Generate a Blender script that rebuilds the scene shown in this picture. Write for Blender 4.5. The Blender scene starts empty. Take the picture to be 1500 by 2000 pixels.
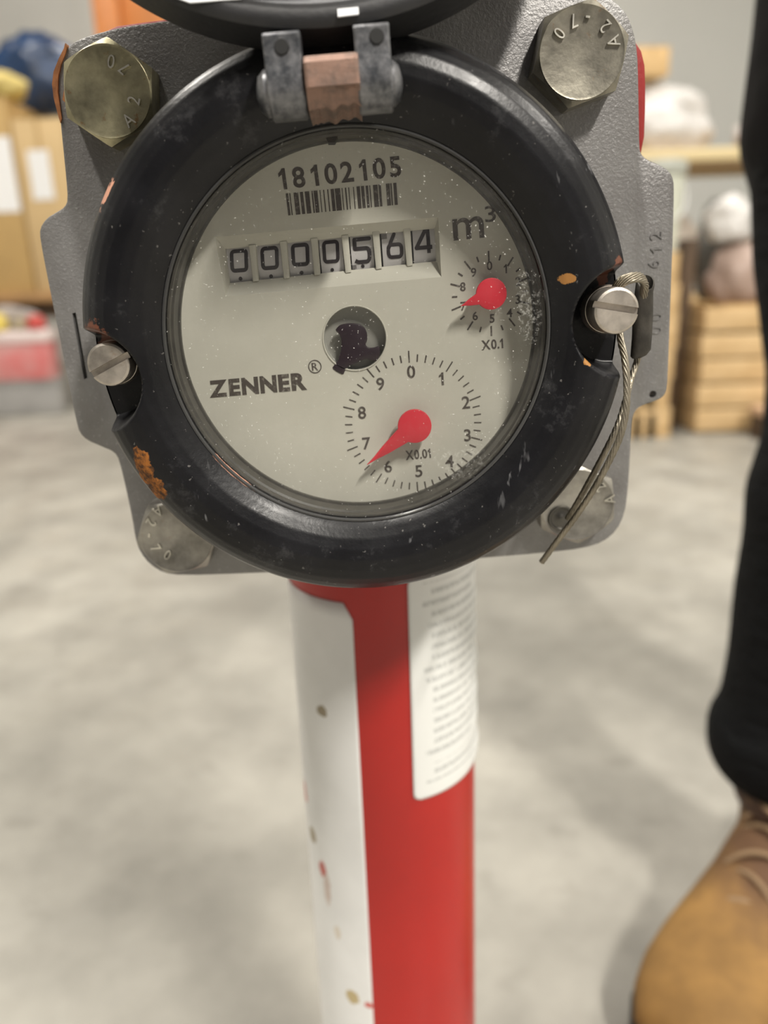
import bpy, bmesh, math, random
from mathutils import Vector, Matrix
random.seed(7)
sc = bpy.context.scene
PI = math.pi
# ------------------------------------------------------------------ camera
CAM = Vector((0, 0, .62))
# rows: world X, Y, Z written in the camera's own axes (pitched down 17 deg, rolled 2 deg)
B = Matrix(((0.9991126736919033, 0.0407981872183754, -0.010458163696875324),
            (-0.021897397353499957, 0.2910730945950873, -0.9564501856301677),
            (-0.03597734366735799, 0.9558305087841326, 0.2917081918974972)))
cd = bpy.data.cameras.new('camera'); cam = bpy.data.objects.new('camera', cd)
sc.collection.objects.link(cam); sc.camera = cam
cam.matrix_world = Matrix.Translation(CAM) @ B.to_4x4()
cd.sensor_fit = 'VERTICAL'; cd.sensor_height = 32; cd.lens = 24
cd.clip_start = .01; cd.clip_end = 60
cd.dof.use_dof = True; cd.dof.focus_distance = .236; cd.dof.aperture_fstop = 5.6
# ------------------------------------------------------------------ world, exposure
w = bpy.data.worlds.new('world'); sc.world = w; w.use_nodes = True
w.node_tree.nodes['Background'].inputs[0].default_value = (.80, .82, .85, 1)
w.node_tree.nodes['Background'].inputs[1].default_value = .3
vs = sc.view_settings; vs.view_transform = 'Standard'; vs.look = 'None'; vs.exposure = .2; vs.gamma = 1
vs.use_curve_mapping = False
LAMPS = [  # x, y, watts of the ceiling lamps (all hang at 4.3 m)
    (-1.1, -.5, 170), (3.5, .5, 90), (-2.4, 3.3, 80), (2.2, 3.4, 80), (-.2, 5.8, 60), (1.9, -2.5, 340)]
# ------------------------------------------------------------------ helpers
def tag(o, label=None, cat=None, group=None, kind=None):
    if label: o['label'] = label
    if cat: o['category'] = cat
    if group: o['group'] = group
    if kind: o['kind'] = kind
    return o
def empty(name, loc=(0, 0, 0), rz=0, **k):
    o = bpy.data.objects.new(name, None); sc.collection.objects.link(o)
    o.location = loc; o.rotation_euler = (0, 0, rz); o.empty_display_size = .05
    return tag(o, **k)
def link(name, me, mat=None, parent=None, loc=None, rot=None, smooth=None):
    o = bpy.data.objects.new(name, me); sc.collection.objects.link(o)
    if mat and not me.materials: me.materials.append(mat)
    if parent: o.parent = parent
    if loc is not None: o.location = loc
    if rot is not None: o.rotation_euler = rot
    if smooth is not None: smooth_me(me, smooth)
    return o
def smooth_me(me, deg=35):
    bm = bmesh.new(); bm.from_mesh(me)
    for f in bm.faces: f.smooth = True
    a = math.radians(deg)
    for e in bm.edges:
        if len(e.link_faces) == 2 and e.calc_face_angle(0) > a: e.smooth = False
    bm.to_mesh(me); bm.free()
def mesh(name, v, f):
    me = bpy.data.meshes.new(name); me.from_pydata([tuple(p) for p in v], [], f); me.update(); return me
def fixn(me):
    bm = bmesh.new(); bm.from_mesh(me); bmesh.ops.recalc_face_normals(bm, faces=bm.faces); bm.to_mesh(me); bm.free(); return me
def box(name, lo, hi, mat, parent=None, bev=0, **k):
    bm = bmesh.new(); bmesh.ops.create_cube(bm, size=1)
    for v in bm.verts: v.co = Vector([lo[i] + (v.co[i] + .5) * (hi[i] - lo[i]) for i in range(3)])
    if bev: bmesh.ops.bevel(bm, geom=bm.edges[:], offset=bev, segments=2, affect='EDGES', profile=.5)
    me = bpy.data.meshes.new(name); bm.to_mesh(me); bm.free()
    return link(name, me, mat, parent, smooth=40 if bev else None, **k)
def lathe_me(name, prof, seg=64, caps=(True, True)):
    """prof: (radius, height) list, turned about Z"""
    v, f = [], []
    for r, z in prof:
        for i in range(seg):
            a = 2 * PI * i / seg; v.append((r * math.cos(a), r * math.sin(a), z))
    for j in range(len(prof) - 1):
        for i in range(seg):
            k = (i + 1) % seg; f.append((j * seg + i, j * seg + k, (j + 1) * seg + k, (j + 1) * seg + i))
    if caps[0]: f.append(tuple(range(seg))[::-1])
    if caps[1]: f.append(tuple((len(prof) - 1) * seg + i for i in range(seg)))
    return fixn(mesh(name, v, f))
def tube_me(name, pts, rad, seg=12, lobes=0, twist=0, amp=.12, flat=None):
    """swept tube through pts; rad number or list; optional lobed twisted section"""
    pts = [Vector(p) for p in pts]; n = len(pts)
    rad = rad if isinstance(rad, (list, tuple)) else [rad] * n
    v, f = [], []
    t0 = (pts[1] - pts[0]).normalized(); u = t0.orthogonal().normalized(); s = 0
    for i, p in enumerate(pts):
        t = (pts[min(i + 1, n - 1)] - pts[max(i - 1, 0)]).normalized()
        u = (u - t * u.dot(t)).normalized(); b = t.cross(u)
        if i: s += (p - pts[i - 1]).length
        for k in range(seg):
            a = 2 * PI * k / seg
            r = rad[i] * (1 + (amp * (abs(math.cos((a * lobes + twist * s) / 2)) - .6) if lobes else 0))
            v.append(p + u * (r * math.cos(a)) + b * (r * math.sin(a)))
    for j in range(n - 1):
        for i in range(seg):
            k = (i + 1) % seg; f.append((j * seg + i, j * seg + k, (j + 1) * seg + k, (j + 1) * seg + i))
    f.append(tuple(range(seg))[::-1]); f.append(tuple((n - 1) * seg + i for i in range(seg)))
    return fixn(mesh(name, v, f))
def smooth_path(pts, n):
    pts = [Vector(p) for p in pts]; out = []
    P = [pts[0] * 2 - pts[1]] + pts + [pts[-1] * 2 - pts[-2]]
    for i in range(1, len(P) - 2):
        for k in range(n):
            t = k / n
            out.append(.5 * ((2 * P[i]) + (-P[i - 1] + P[i + 1]) * t + (2 * P[i - 1] - 5 * P[i] + 4 * P[i + 1] - P[i + 2]) * t * t
                             + (-P[i - 1] + 3 * P[i] - 3 * P[i + 1] + P[i + 2]) * t ** 3))
    out.append(pts[-1]); return out
def prism_xz(name, poly, y0, y1, bev=0):
    """polygon in local x,z; front at y0 (towards the viewer), back at y1; bev = front edge chamfer"""
    n = len(poly); P = [Vector(p) for p in poly]; v, f = [], []
    ar = sum(P[i].x * P[(i + 1) % n].y - P[(i + 1) % n].x * P[i].y for i in range(n))
    def off(d):
        o = []
        for i in range(n):
            t = (P[(i + 1) % n] - P[i - 1]); t = t.normalized() if t.length > 1e-9 else Vector((1, 0))
            nn = Vector((-t.y, t.x)) * (1 if ar > 0 else -1); o.append(P[i] + nn * d)
        return o
    rings = [(off(bev), y0), (off(bev * .3), y0 + bev * .3), (P, y0 + bev), (P, y1)] if bev else [(P, y0), (P, y1)]
    for q, y in rings: v += [(p.x, y, p.y) for p in q]
    for j in range(len(rings) - 1):
        for i in range(n): f.append((j * n + i, j * n + (i + 1) % n, (j + 1) * n + (i + 1) % n, (j + 1) * n + i))
    f.append(tuple(range(n))); f.append(tuple((len(rings) - 1) * n + i for i in range(n))[::-1])
    return fixn(mesh(name, v, f))
def chaikin(p, k=1):
    for _ in range(k):
        q = []
        for i in range(len(p)):
            a, b = p[i], p[(i + 1) % len(p)]
            q += [(a[0] * .75 + b[0] * .25, a[1] * .75 + b[1] * .25), (a[0] * .25 + b[0] * .75, a[1] * .25 + b[1] * .75)]
        p = q
    return p
def apply_mods(o):
    dg = bpy.context.evaluated_depsgraph_get(); dg.update()
    me = bpy.data.meshes.new_from_object(o.evaluated_get(dg)); o.modifiers.clear(); old = o.data; o.data = me
    bpy.data.meshes.remove(old); return o
def cut(o, cutters):
    tmp = []
    for me in cutters:
        c = bpy.data.objects.new('cutter', me); sc.collection.objects.link(c); c.parent = o.parent; c.matrix_parent_inverse = o.matrix_parent_inverse; c.matrix_basis = o.matrix_basis; tmp.append(c)
        m = o.modifiers.new('b', 'BOOLEAN'); m.operation = 'DIFFERENCE'; m.solver = 'EXACT'; m.object = c
    apply_mods(o)
    for c in tmp: bpy.data.objects.remove(c)
def remesh(o, vox, it=3):
    m = o.modifiers.new('r', 'REMESH'); m.mode = 'VOXEL'; m.voxel_size = vox; m.use_smooth_shade = True
    if it:
        s = o.modifiers.new('s', 'SMOOTH'); s.iterations = it; s.factor = .6
    return apply_mods(o)
# ------------------------------------------------------------------ materials
class NT:
    def __init__(s, name):
        s.m = bpy.data.materials.new(name); s.m.use_nodes = True; s.t = s.m.node_tree; s.n = s.t.nodes
        s.b = s.n['Principled BSDF']; s.tc = None
    def new(s, typ, **k):
        x = s.n.new(typ)
        for a, b in k.items(): setattr(x, a, b)
        return x
    def l(s, a, b): s.t.links.new(a, b)
    def coord(s, kind='Object'):
        if not s.tc: s.tc = s.new('ShaderNodeTexCoord')
        return s.tc.outputs[kind]
    def noise(s, scale, detail=4, rough=.6, stretch=None):
        x = s.new('ShaderNodeTexNoise'); x.inputs['Scale'].default_value = scale
        x.inputs['Detail'].default_value = detail; x.inputs['Roughness'].default_value = rough
        if stretch:
            mp = s.new('ShaderNodeMapping'); mp.inputs['Scale'].default_value = stretch[:3]
            if len(stretch) > 3: mp.inputs['Rotation'].default_value = stretch[3]
            s.l(s.coord(), mp.inputs[0]); s.l(mp.outputs[0], x.inputs['Vector'])
        else: s.l(s.coord(), x.inputs['Vector'])
        return x.outputs['Fac']
    def ramp(s, fac, a, b, lo=0, hi=1):
        x = s.new('ShaderNodeMapRange'); x.inputs[1].default_value = a; x.inputs[2].default_value = b
        x.inputs[3].default_value = lo; x.inputs[4].default_value = hi; s.l(fac, x.inputs[0]); return x.outputs[0]
    def math(s, op, a, b=None):
        x = s.new('ShaderNodeMath', operation=op)
        for i, q in enumerate((a, b)):
            if q is None: continue
            if isinstance(q, (int, float)): x.inputs[i].default_value = q
            else: s.l(q, x.inputs[i])
        return x.outputs[0]
    def mix(s, fac, a, b):
        x = s.new('ShaderNodeMix', data_type='RGBA')
        if isinstance(fac, (int, float)): x.inputs[0].default_value = fac
        else: s.l(fac, x.inputs[0])
        for i, q in ((6, a), (7, b)):
            if isinstance(q, tuple): x.inputs[i].default_value = (*q[:3], 1)
            else: s.l(q, x.inputs[i])
        return x.outputs[2]
    def bump(s, h, strength=.3, dist=.001):
        x = s.new('ShaderNodeBump'); x.inputs['Strength'].default_value = strength; x.inputs['Distance'].default_value = dist
        s.l(h, x.inputs['Height']); s.l(x.outputs[0], s.b.inputs['Normal']); return x
    def base(s, c):
        if isinstance(c, tuple): s.b.inputs['Base Color'].default_value = (*c[:3], 1)
        else: s.l(c, s.b.inputs['Base Color'])
    def set(s, rough=None, metal=None, spec=None):
        for k, q in (('Roughness', rough), ('Metallic', metal), ('Specular IOR Level', spec)):
            if q is None: continue
            if isinstance(q, (int, float)): s.b.inputs[k].default_value = q
            else: s.l(q, s.b.inputs[k])
    def spot(s, centre, rad, warp=.5, scale=300, soft=.9):
        """soft irregular mask round a point of the object: 1 inside"""
        d = s.new('ShaderNodeVectorMath', operation='SUBTRACT'); s.l(s.coord(), d.inputs[0]); d.inputs[1].default_value = centre
        sc_ = s.new('ShaderNodeVectorMath', operation='DIVIDE'); s.l(d.outputs[0], sc_.inputs[0])
        sc_.inputs[1].default_value = rad if isinstance(rad, tuple) else (rad,) * 3
        ln = s.new('ShaderNodeVectorMath', operation='LENGTH'); s.l(sc_.outputs[0], ln.inputs[0])
        n = s.noise(scale, 4, .7)
        return s.ramp(s.math('ADD', ln.outputs['Value'], s.math('MULTIPLY', s.math('SUBTRACT', n, .5), warp * 4)), 1.05, soft)
def simple(name, col, rough=.5, metal=0, var=0, scale=8, bump=0, bscale=60, bdist=.002, col2=None, spec=None):
    k = NT(name)
    if var or col2:
        c2 = col2 or tuple(x * (1 - var) for x in col)
        k.base(k.mix(k.ramp(k.noise(scale), .35, .65), col, c2))
    else: k.base(col)
    k.set(rough, metal, spec)
    if bump: k.bump(k.noise(bscale, 3), bump, bdist)
    return k.m
# ------------------------------------------------------------------ the setting
def floor_mat():
    k = NT('concrete')
    a = k.ramp(k.noise(1.6, 6, .62), .36, .66)
    b = k.ramp(k.noise(5.5, 5, .6), .42, .72)
    c = k.mix(a, (.20, .192, .168), (.37, .355, .315))
    c = k.mix(k.math('MULTIPLY', b, .7), c, (.155, .148, .13))
    d = k.ramp(k.noise(14, 4, .55, (1, 1.5, 1, (0, 0, .6))), .60, .72)
    c = k.mix(k.math('MULTIPLY', d, .35), c, (.15, .14, .12))
    k.base(c); k.set(k.ramp(k.noise(9, 3), .3, .7, .38, .62), 0, .4)
    k.bump(k.noise(90, 3), .1, .001)
    return k.m
M_floor = floor_mat()
M_wall = simple('painted_wall', (.60, .60, .57), .8, var=.05, scale=.8)
M_ceil = simple('ceiling_paint', (.45, .45, .44), .9, var=.05, scale=1)
XL, XR, YF, YB, H = -5.5, 5.5, -4.5, 7.2, 4.8
tag(box('floor', (XL, YF, -.1), (XR, YB, 0), M_floor), kind='structure')
tag(box('wall_back', (XL, YB, 0), (XR, YB + .15, H), M_wall), kind='structure')
tag(box('wall_left', (XL - .15, YF, 0), (XL, YB, H), M_wall), kind='structure')
tag(box('wall_right', (XR, YF, 0), (XR + .15, YB, H), M_wall), kind='structure')
tag(box('wall_front', (XL, YF - .15, 0), (XR, YF, H), simple('dark_wall', (.10, .10, .11), .8)), kind='structure')  # unseen wall, coloured dark to keep reflections in the ring dim
tag(box('ceiling', (XL, YF, H), (XR, YB, H + .1), M_ceil), kind='structure')
M_white_metal = simple('white_lamp_metal', (.75, .75, .74), .5)
k = NT('lamp_diffuser'); k.base((.8, .8, .8)); k.b.inputs['Emission Color'].default_value = (1, .95, .87, 1); k.b.inputs['Emission Strength'].default_value = 5
M_diff = k.m
for i, (x, y, W_) in enumerate(LAMPS):
    t = empty('ceiling_lamp', (x, y, 4.3), label='long white batten lamp hanging under the warehouse ceiling', cat='lamp', group='batten lamps under the ceiling')
    box('housing', (-.16, -.65, .02), (.16, .65, .09), M_white_metal, t, .01)
    box('diffuser', (-.13, -.62, -.0), (.13, .62, .02), M_diff, t)
    for s in (-.5, .5): box('hanger', (-.01, s - .01, .09), (.01, s + .01, .5), M_white_metal, t)
    ld = bpy.data.lights.new('lamp_light', 'AREA'); ld.shape = 'RECTANGLE'; ld.size = .26; ld.size_y = 1.24
    ld.energy = W_; ld.color = (1, .95, .87)
    lo = bpy.data.objects.new('lamp_light', ld); sc.collection.objects.link(lo); lo.parent = t; lo.location = (0, 0, -.006)

# ------------------------------------------------------------------ the standpipe with its meter (one rigid thing)
# Meter frame: origin in the plane of the bolt heads, x right, z up, y into the flange; it leans 2.5 deg on its pipe
TM = Vector((-0.0023539468344386557, 0.2667409884938411, 0.6084784205942525 - .0001))
MR = Matrix(((0.99902, 0, -0.0442643), (0, 1, 0), (0.0442643, 0, 0.99902))).to_4x4()
METER = Matrix.Translation(TM) @ MR
MI = METER.inverted()
F = 1500.0
def ray(px, py): return B @ Vector(((px - 750) / F, (1000 - py) / F, -1))
def L(px, py, a):
    """measured point of the photograph -> meter frame (x, z) on the plane a metres in front of the bolt heads"""
    o = MI @ CAM; d = MI.to_3x3() @ ray(px, py); k = (-a - o.y) / d.y
    return Vector((o.x + d.x * k, o.z + d.z * k))
def L3(px, py, a): p = L(px, py, a); return Vector((p.x, -a, p.y))
def W(px, py, y):
    d = ray(px, py); return CAM + d * (y / d.y)
PIPE = Vector((.0014, .3507)); PR = .045
root = empty('standpipe_water_meter', (PIPE.x, PIPE.y, 0), label='red standpipe with a round black water meter bolted to a grey square flange', cat='water meter')
def part(o, parent=None):
    """parts are built in the meter frame and keep it under the root"""
    o.parent = parent or root
    if parent is None: o.matrix_parent_inverse = Matrix.Translation((-PIPE.x, -PIPE.y, 0)); o.matrix_basis = METER
    return o
def mp(name, me, mat, parent=None, smooth=35):
    o = link(name, me, mat); part(o, parent)
    if smooth: smooth_me(o.data, smooth)
    return o

def cast_mat():
    k = NT('cast_grey_paint')
    n = k.noise(900, 3, .6); n2 = k.noise(45, 4, .6)
    c = k.mix(k.ramp(n2, .35, .7), (.245, .24, .235), (.175, .168, .165))
    c = k.mix(k.ramp(n, .60, .72, 0, .5), c, (.45, .45, .44))
    k.base(c); k.set(.42, .35); k.bump(k.math('ADD', n, k.math('MULTIPLY', n2, .5)), .55, .0005); return k.m
M_cast = cast_mat()
def black_mat():
    k = NT('worn_black_paint')
    c = k.mix(k.ramp(k.noise(30, 5), .4, .7), (.004, .004, .005), (.011, .011, .013))
    dust = k.ramp(k.noise(700, 2, .5), .70, .76)
    c = k.mix(k.math('MULTIPLY', dust, .45), c, (.22, .21, .20))
    sm = k.math('MULTIPLY', k.ramp(k.noise(60, 6, .75), .58, .70), .17)
    c = k.mix(sm, c, (.16, .16, .165))
    scr = k.math('MULTIPLY', k.ramp(k.noise(220, 3, .6, (1, 1, .22, (0, .9, 0))), .66, .71), k.ramp(k.noise(22, 3), .50, .60))
    c = k.mix(k.math('MULTIPLY', scr, .55), c, (.30, .30, .31))
    # brass showing where the paint is chipped, rust in the lower left patch
    wob = k.noise(500, 4)
    def P(px, py, a=.033): p = L3(px, py, a); return (p.x, p.y, p.z)
    rust = k.spot(P(283, 915), (.0032, .02, .0068), .35, 260)
    rust = k.math('MAXIMUM', rust, k.spot(P(305, 955), (.0035, .02, .0042), .35, 260))
    c = k.mix(rust, c, k.mix(k.ramp(wob, .4, .6), (.36, .13, .025), (.07, .032, .015)))
    br = k.spot(P(1106, 544), (.0024, .02, .0015), .3, 400)
    br = k.math('MAXIMUM', br, k.spot(P(1150, 705), (.0026, .02, .0012), .3, 400))
    c = k.mix(k.math('MULTIPLY', br, .9), c, (.40, .19, .055))
    rr = k.spot(P(185, 665), (.0046, .03, .0058), .45, 300)
    rr = k.math('MAXIMUM', rr, k.spot(P(1212, 535), (.0020, .03, .0050), .45, 300))
    c = k.mix(k.math('MULTIPLY', rr, .8), c, (.16, .055, .03))
    at = k.new('ShaderNodeAttribute', attribute_name='chip')
    chip = k.ramp(k.math('ADD', at.outputs['Fac'], k.math('MULTIPLY', k.math('SUBTRACT', wob, .5), .9)), .55, .62)
    c = k.mix(chip, c, (.50, .25, .17))
    k.base(c)
    k.set(k.math('ADD', k.ramp(k.noise(50, 4), .3, .7, .27, .42), k.math('MULTIPLY', rust, .4)), 0, .30)
    k.bump(k.math('ADD', k.noise(600, 3), k.math('MULTIPLY', rust, 1.5)), .12, .0006); return k.m
M_black = black_mat()
M_red = simple('red_paint', (.43, .014, .010), .32, var=.12, scale=14, spec=.5)
M_redcast = simple('red_cast_paint', (.33, .018, .016), .45, var=.2, scale=40, bump=.3, bscale=500, bdist=.0005)

# flange plate with its two ears
out = [(116,118),(124,98),(140,82),(165,70),(200,60),(240,50),(330,38),(600,10),(900,-22),(1100,-40),(1165,-22),(1205,2),(1226,24),(1240,60),(1247,100),(1249,160),(1250,230),(1251,288),
       (1254,300),(1264,310),(1292,322),(1310,334),(1318,350),(1319,375),(1317,450),(1313,560),(1308,700),(1305,758),(1300,773),(1288,782),(1262,790),(1246,799),(1238,812),(1235,830),
       (1232,900),(1228,960),(1222,1005),(1206,1038),(1180,1060),(1140,1073),(1060,1082),(940,1092),(700,1112),(480,1122),(355,1126),(318,1121),(290,1103),(272,1080),(263,1055),
       (256,1010),(243,950),(231,900),(222,884),(198,874),(168,861),(153,846),(147,824),(135,765),(110,640),(88,531),(76,468),(75,446),(88,426),(110,413),(124,404),(130,390),
       (127,350),(121,290),(114,220),(110,160)]
plate = mp('flange_plate', prism_xz('flange_plate', chaikin([tuple(L(x, y, -.010)) for x, y in out]), .010, .021, .0012), M_cast)
def disc_cut(px, py, r, a0=-.0, a1=-.03, n=24):
    c = L(px, py, -.010); return prism_xz('c', [(c.x + r * math.cos(2 * PI * i / n), c.y + r * math.sin(2 * PI * i / n)) for i in range(n)], .002, .03)
sl = [tuple(L(x, y, -.010)) for x, y in ((141, 612), (148, 610), (171, 738), (164, 741))]
cut(plate, [disc_cut(1275, 770, .0013), prism_xz('c', sl, .002, .0128)]); smooth_me(plate.data, 30)
plate['label'] = 'rough cast grey square flange with rounded ears'
# red cast housing behind the flange
hz = [tuple(L(x, y, -.021)) for x, y in ((160, 100), (200, 50), (300, 36), (600, 0), (1050, -50), (1190, 10), (1240, 70), (1263, 105), (1266, 180), (1262, 292), (1240, 310), (1190, 640), (1180, 940), (1120, 1000), (700, 1040), (420, 1050), (340, 1000), (200, 500))]
mp('housing', prism_xz('housing', chaikin(hz), .0215, .050, .002), M_redcast)
hb = lathe_me('housing_drum', [(.072, 0), (.072, .05), (.066, .066), (.05, .075)], 64)
hb.transform(Matrix.Translation((-.0013, .045, -.005)) @ Matrix.Rotation(-PI / 2, 4, 'X'))
mp('housing_drum', hb, M_redcast)

# ---- bezel ring: polar height field with two screw pockets
CX, CZ = -.0013, -.0051
prof = [(.0572, .0160), (.0572, .0285), (.0578, .0298), (.0588, .0308), (.0600, .0318), (.0630, .0338), (.0665, .0352), (.0700, .0358), (.0735, .0355), (.0765, .0344),
        (.0790, .0326), (.0810, .0304), (.0824, .0278), (.0831, .0250), (.0832, .0222), (.0830, .0190), (.0826, .0140), (.0822, .0090), (.0818, .0030), (.0812, -.0100)]
dens = []
for i in range(len(prof) - 1):
    (r0, a0), (r1_, a1_) = prof[i], prof[i + 1]; n = max(1, int(math.hypot(r1_ - r0, a1_ - a0) / .0006))
    for q in range(n): dens.append((r0 + (r1_ - r0) * q / n, a0 + (a1_ - a0) * q / n))
dens.append(prof[-1])
pockets = [(L(192, 742, .026), .0126, .0155), (L(1212, 625, .026), .0136, .0150)]
NS = 900; v, f, chip = [], [], []
lo, hi = math.radians(208), math.radians(236)
for (r, a) in dens:
    for i in range(NS):
        th = 2 * PI * i / NS; x, z = CX + r * math.cos(th), CZ + r * math.sin(th); aa = a; rr = r
        for (c, rp, fl) in pockets:
            d = math.hypot(x - c.x, z - c.y)
            s = min(1, max(0, (d - rp) / .0034)); s = s * s * (3 - 2 * s)
            if d < rp: s = 0
            aa = min(aa, fl + (aa - fl) * s) if aa > fl else aa
        v.append((x, -aa, z))
        ch = 0
        if .0574 < r < .0588: ch = max(0, 1 - abs(th - (lo + hi) / 2) / ((hi - lo) / 2) * .7)
        if .0800 < r < .0835 and a > .02: ch = max(ch, .8 - abs(th - math.radians(146)) / math.radians(6) * .5)
        chip.append(max(0, ch))
for j in range(len(dens) - 1):
    for i in range(NS):
        k_ = (i + 1) % NS; f.append((j * NS + i, j * NS + k_, (j + 1) * NS + k_, (j + 1) * NS + i))
me = mesh('bezel_ring', v, f); at = me.attributes.new('chip', 'FLOAT', 'POINT'); at.data.foreach_set('value', chip)
fixn(me)
bez = mp('bezel_ring', me, M_black, smooth=60); bez['label'] = 'black painted ring, scratched, with rust and brass showing at chips'

# inner gasket wall with grooves, and the clear glass edge
M_gask = simple('grey_brown_gasket', (.045, .041, .035), .38, var=.4, scale=200)
M_dark = simple('dark_recess', (.008, .008, .008), .6)
def ring_y(prof_, seg=160):
    me = lathe_me('r', prof_, seg, (False, False)); me.transform(Matrix.Translation((CX, 0, CZ)) @ Matrix.Rotation(PI / 2, 4, 'X')); return me
mp('gasket', ring_y([(.05725, .0285), (.0566, .0282), (.0566, .0262), (.0569, .0258), (.0569, .0250), (.0562, .0246), (.0562, .0190), (.0568, .0186), (.0568, .0178), (.0558, .0175), (.0558, .0150)]), M_gask)
k = NT('clear_edge'); k.base((.05, .05, .05)); k.set(.2, 0, .5); M_edge = k.m
mp('glass_edge', ring_y([(.0573, .0300), (.0577, .0306), (.0582, .0305), (.0583, .0300)]), M_edge)
tri = [tuple(L(x, y, .021)) for x, y in ((634, 262), (664, 261), (654, 281), (641, 281))]
mp('index_mark', prism_xz('index_mark', tri, -.0235, -.019), M_dark, smooth=None)

# ---- dial
DA = .0160
def dial_mat():
    k = NT('dial_enamel')
    n = k.noise(25, 3)
    k.base(k.mix(k.ramp(n, .35, .7), (.52, .505, .45), (.475, .46, .405))); k.set(.42, 0, .4)
    return k.m
M_dial = dial_mat()
k = NT('dial_print'); k.base(k.mix(k.ramp(k.noise(900, 4), .55, .68, 0, .45), (.058, .046, .040), (.30, .28, .25))); k.set(.55); M_ink = k.m
dial_me = prism_xz('dial_face', [(CX + .0566 * math.cos(2 * PI * i / 128), CZ + .0566 * math.sin(2 * PI * i / 128)) for i in range(128)], -DA, -DA + .0012)
dial = mp('dial_face', dial_me, M_dial, smooth=None); dial['label'] = 'off-white round dial behind the glass'
cw = [L(*p, DA) for p in ((420, 463), (856, 424), (862, 541), (440, 579))]       # counter opening TL TR BR BL
sc_c = L(693, 661, DA); sc_r = (L(754, 656, DA) - L(632, 666, DA)).length / 2
cut(dial, [prism_xz('c', [tuple(p) for p in cw], -.03, 0), prism_xz('c', [(sc_c.x + sc_r * math.cos(2 * PI * i / 48), sc_c.y + sc_r * math.sin(2 * PI * i / 48)) for i in range(48)], -.03, 0)])
def sub(name, me, mat, smooth=None, parent=None):
    o = link(name, me, mat); o.parent = parent or dial
    if smooth: smooth_me(me, smooth)
    return o
# text: default vector font turned to mesh and fitted to a quad
def raw_glyph(s, bold):
    c = bpy.data.curves.new('t', 'FONT'); c.body = s; c.size = 1; c.offset = bold; c.extrude = .5; c.resolution_u = 4
    o = bpy.data.objects.new('t', c); sc.collection.objects.link(o)
    dg = bpy.context.evaluated_depsgraph_get(); me = bpy.data.meshes.new_from_object(o.evaluated_get(dg))
    bpy.data.objects.remove(o); bpy.data.curves.remove(c)
    V = [tuple(q.co) for q in me.vertices]; P = [tuple(p.vertices) for p in me.polygons]; bpy.data.meshes.remove(me); return V, P
def glyphs(s, bold=0.0, cell=False):
    """one mesh for a string, fitted to the unit box; the figure 1 is drawn with its flag"""
    V, P = [], []; x = 0; zero, _ = raw_glyph('0', bold); zt = max(q[1] for q in zero); zb_ = min(q[1] for q in zero); zw = max(q[0] for q in zero) - min(q[0] for q in zero)
    for ch in s:
        if ch == '1':
            h = zt - zb_; st = .15 * h + bold * 1.2; X1 = .42 * h; X0 = X1 - st
            out_ = [(X0, 0), (X1, 0), (X1, h), (X1 - st * .8, h), (X1 - st * 1.3, h * .88), (.06 * h, h * .78), (.06 * h, h * .78 - st * .95), (X0, h * .72)]
            n = len(out_); v = [(px_, py_ + zb_, z) for z in (.5, -.5) for px_, py_ in out_]
            p = [(0, 1, 2, 3, 4, 7), (4, 5, 6, 7), tuple(reversed((8, 9, 10, 11, 12, 15))), (15, 14, 13, 12)] + [(i, (i + 1) % n, n + (i + 1) % n, n + i) for i in range(n)]
            p[3] = (12, 15, 14, 13)
        else: v, p = raw_glyph(ch, bold)
        x0 = min(q[0] for q in v); x1 = max(q[0] for q in v); wd = x1 - x0; adv = zw if cell else wd
        off = x + (adv - wd) / 2 - x0; n0 = len(V)
        V += [(q[0] + off, q[1], q[2]) for q in v]; P += [tuple(n0 + i for i in f_) for f_ in p]; x += adv + (.13 if cell else .075)
    xs = [q[0] for q in V]; ys = [q[1] for q in V]; x0, x1, y0, y1 = min(xs), max(xs), min(ys), max(ys)
    me = mesh('t', [((q[0] - x0) / (x1 - x0), (q[1] - y0) / (y1 - y0), q[2]) for q in V], P)
    return me, (x1 - x0) / (y1 - y0)
def text_quad(name, s, quad, a, mat, parent=None, depth=.00012, bold=0, cell=False, at_plane=None):
    me, _ = glyphs(s, bold, cell)
    TL, TR, BR, BL = [L(*p, at_plane if at_plane is not None else a) for p in quad]
    for q in me.vertices:
        u, v_ = q.co.x, q.co.y; p = (BL * (1 - u) + BR * u) * (1 - v_) + (TL * (1 - u) + TR * u) * v_
        q.co = Vector((p.x, -a - (q.co.z + .5) * depth, p.y))
    fixn(me); return sub(name, me, mat, parent=parent)
def text_at(name, s, c, h, a, mat, parent=None, ang=0, depth=.00012, bold=0, wf=1.0):
    me, asp = glyphs(s, bold); up = Vector((-math.sin(ang), math.cos(ang))); rt = Vector((math.cos(ang), math.sin(ang)))
    for q in me.vertices:
        p = Vector(c) + rt * ((q.co.x - .5) * asp * h * wf) + up * ((q.co.y - .5) * h)
        q.co = Vector((p.x, -a - (q.co.z + .5) * depth, p.y))
    fixn(me); return sub(name, me, mat, parent=parent)
text_quad('serial_number', '18102105', ((542, 330), (781, 304), (785, 345), (548, 371)), DA, M_ink, bold=.022, cell=True)
text_quad('unit_mark', 'm', ((883, 428), (944, 421), (946, 464), (886, 470)), DA, M_ink, bold=.008)
text_quad('unit_exponent', '3', ((946, 404), (967, 401), (969, 432), (948, 435)), DA, M_ink, bold=.005)
text_quad('maker_name', 'ZENNER', ((407, 744), (597, 727), (600, 761), (410, 777)), DA, M_ink, bold=.045)
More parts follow.
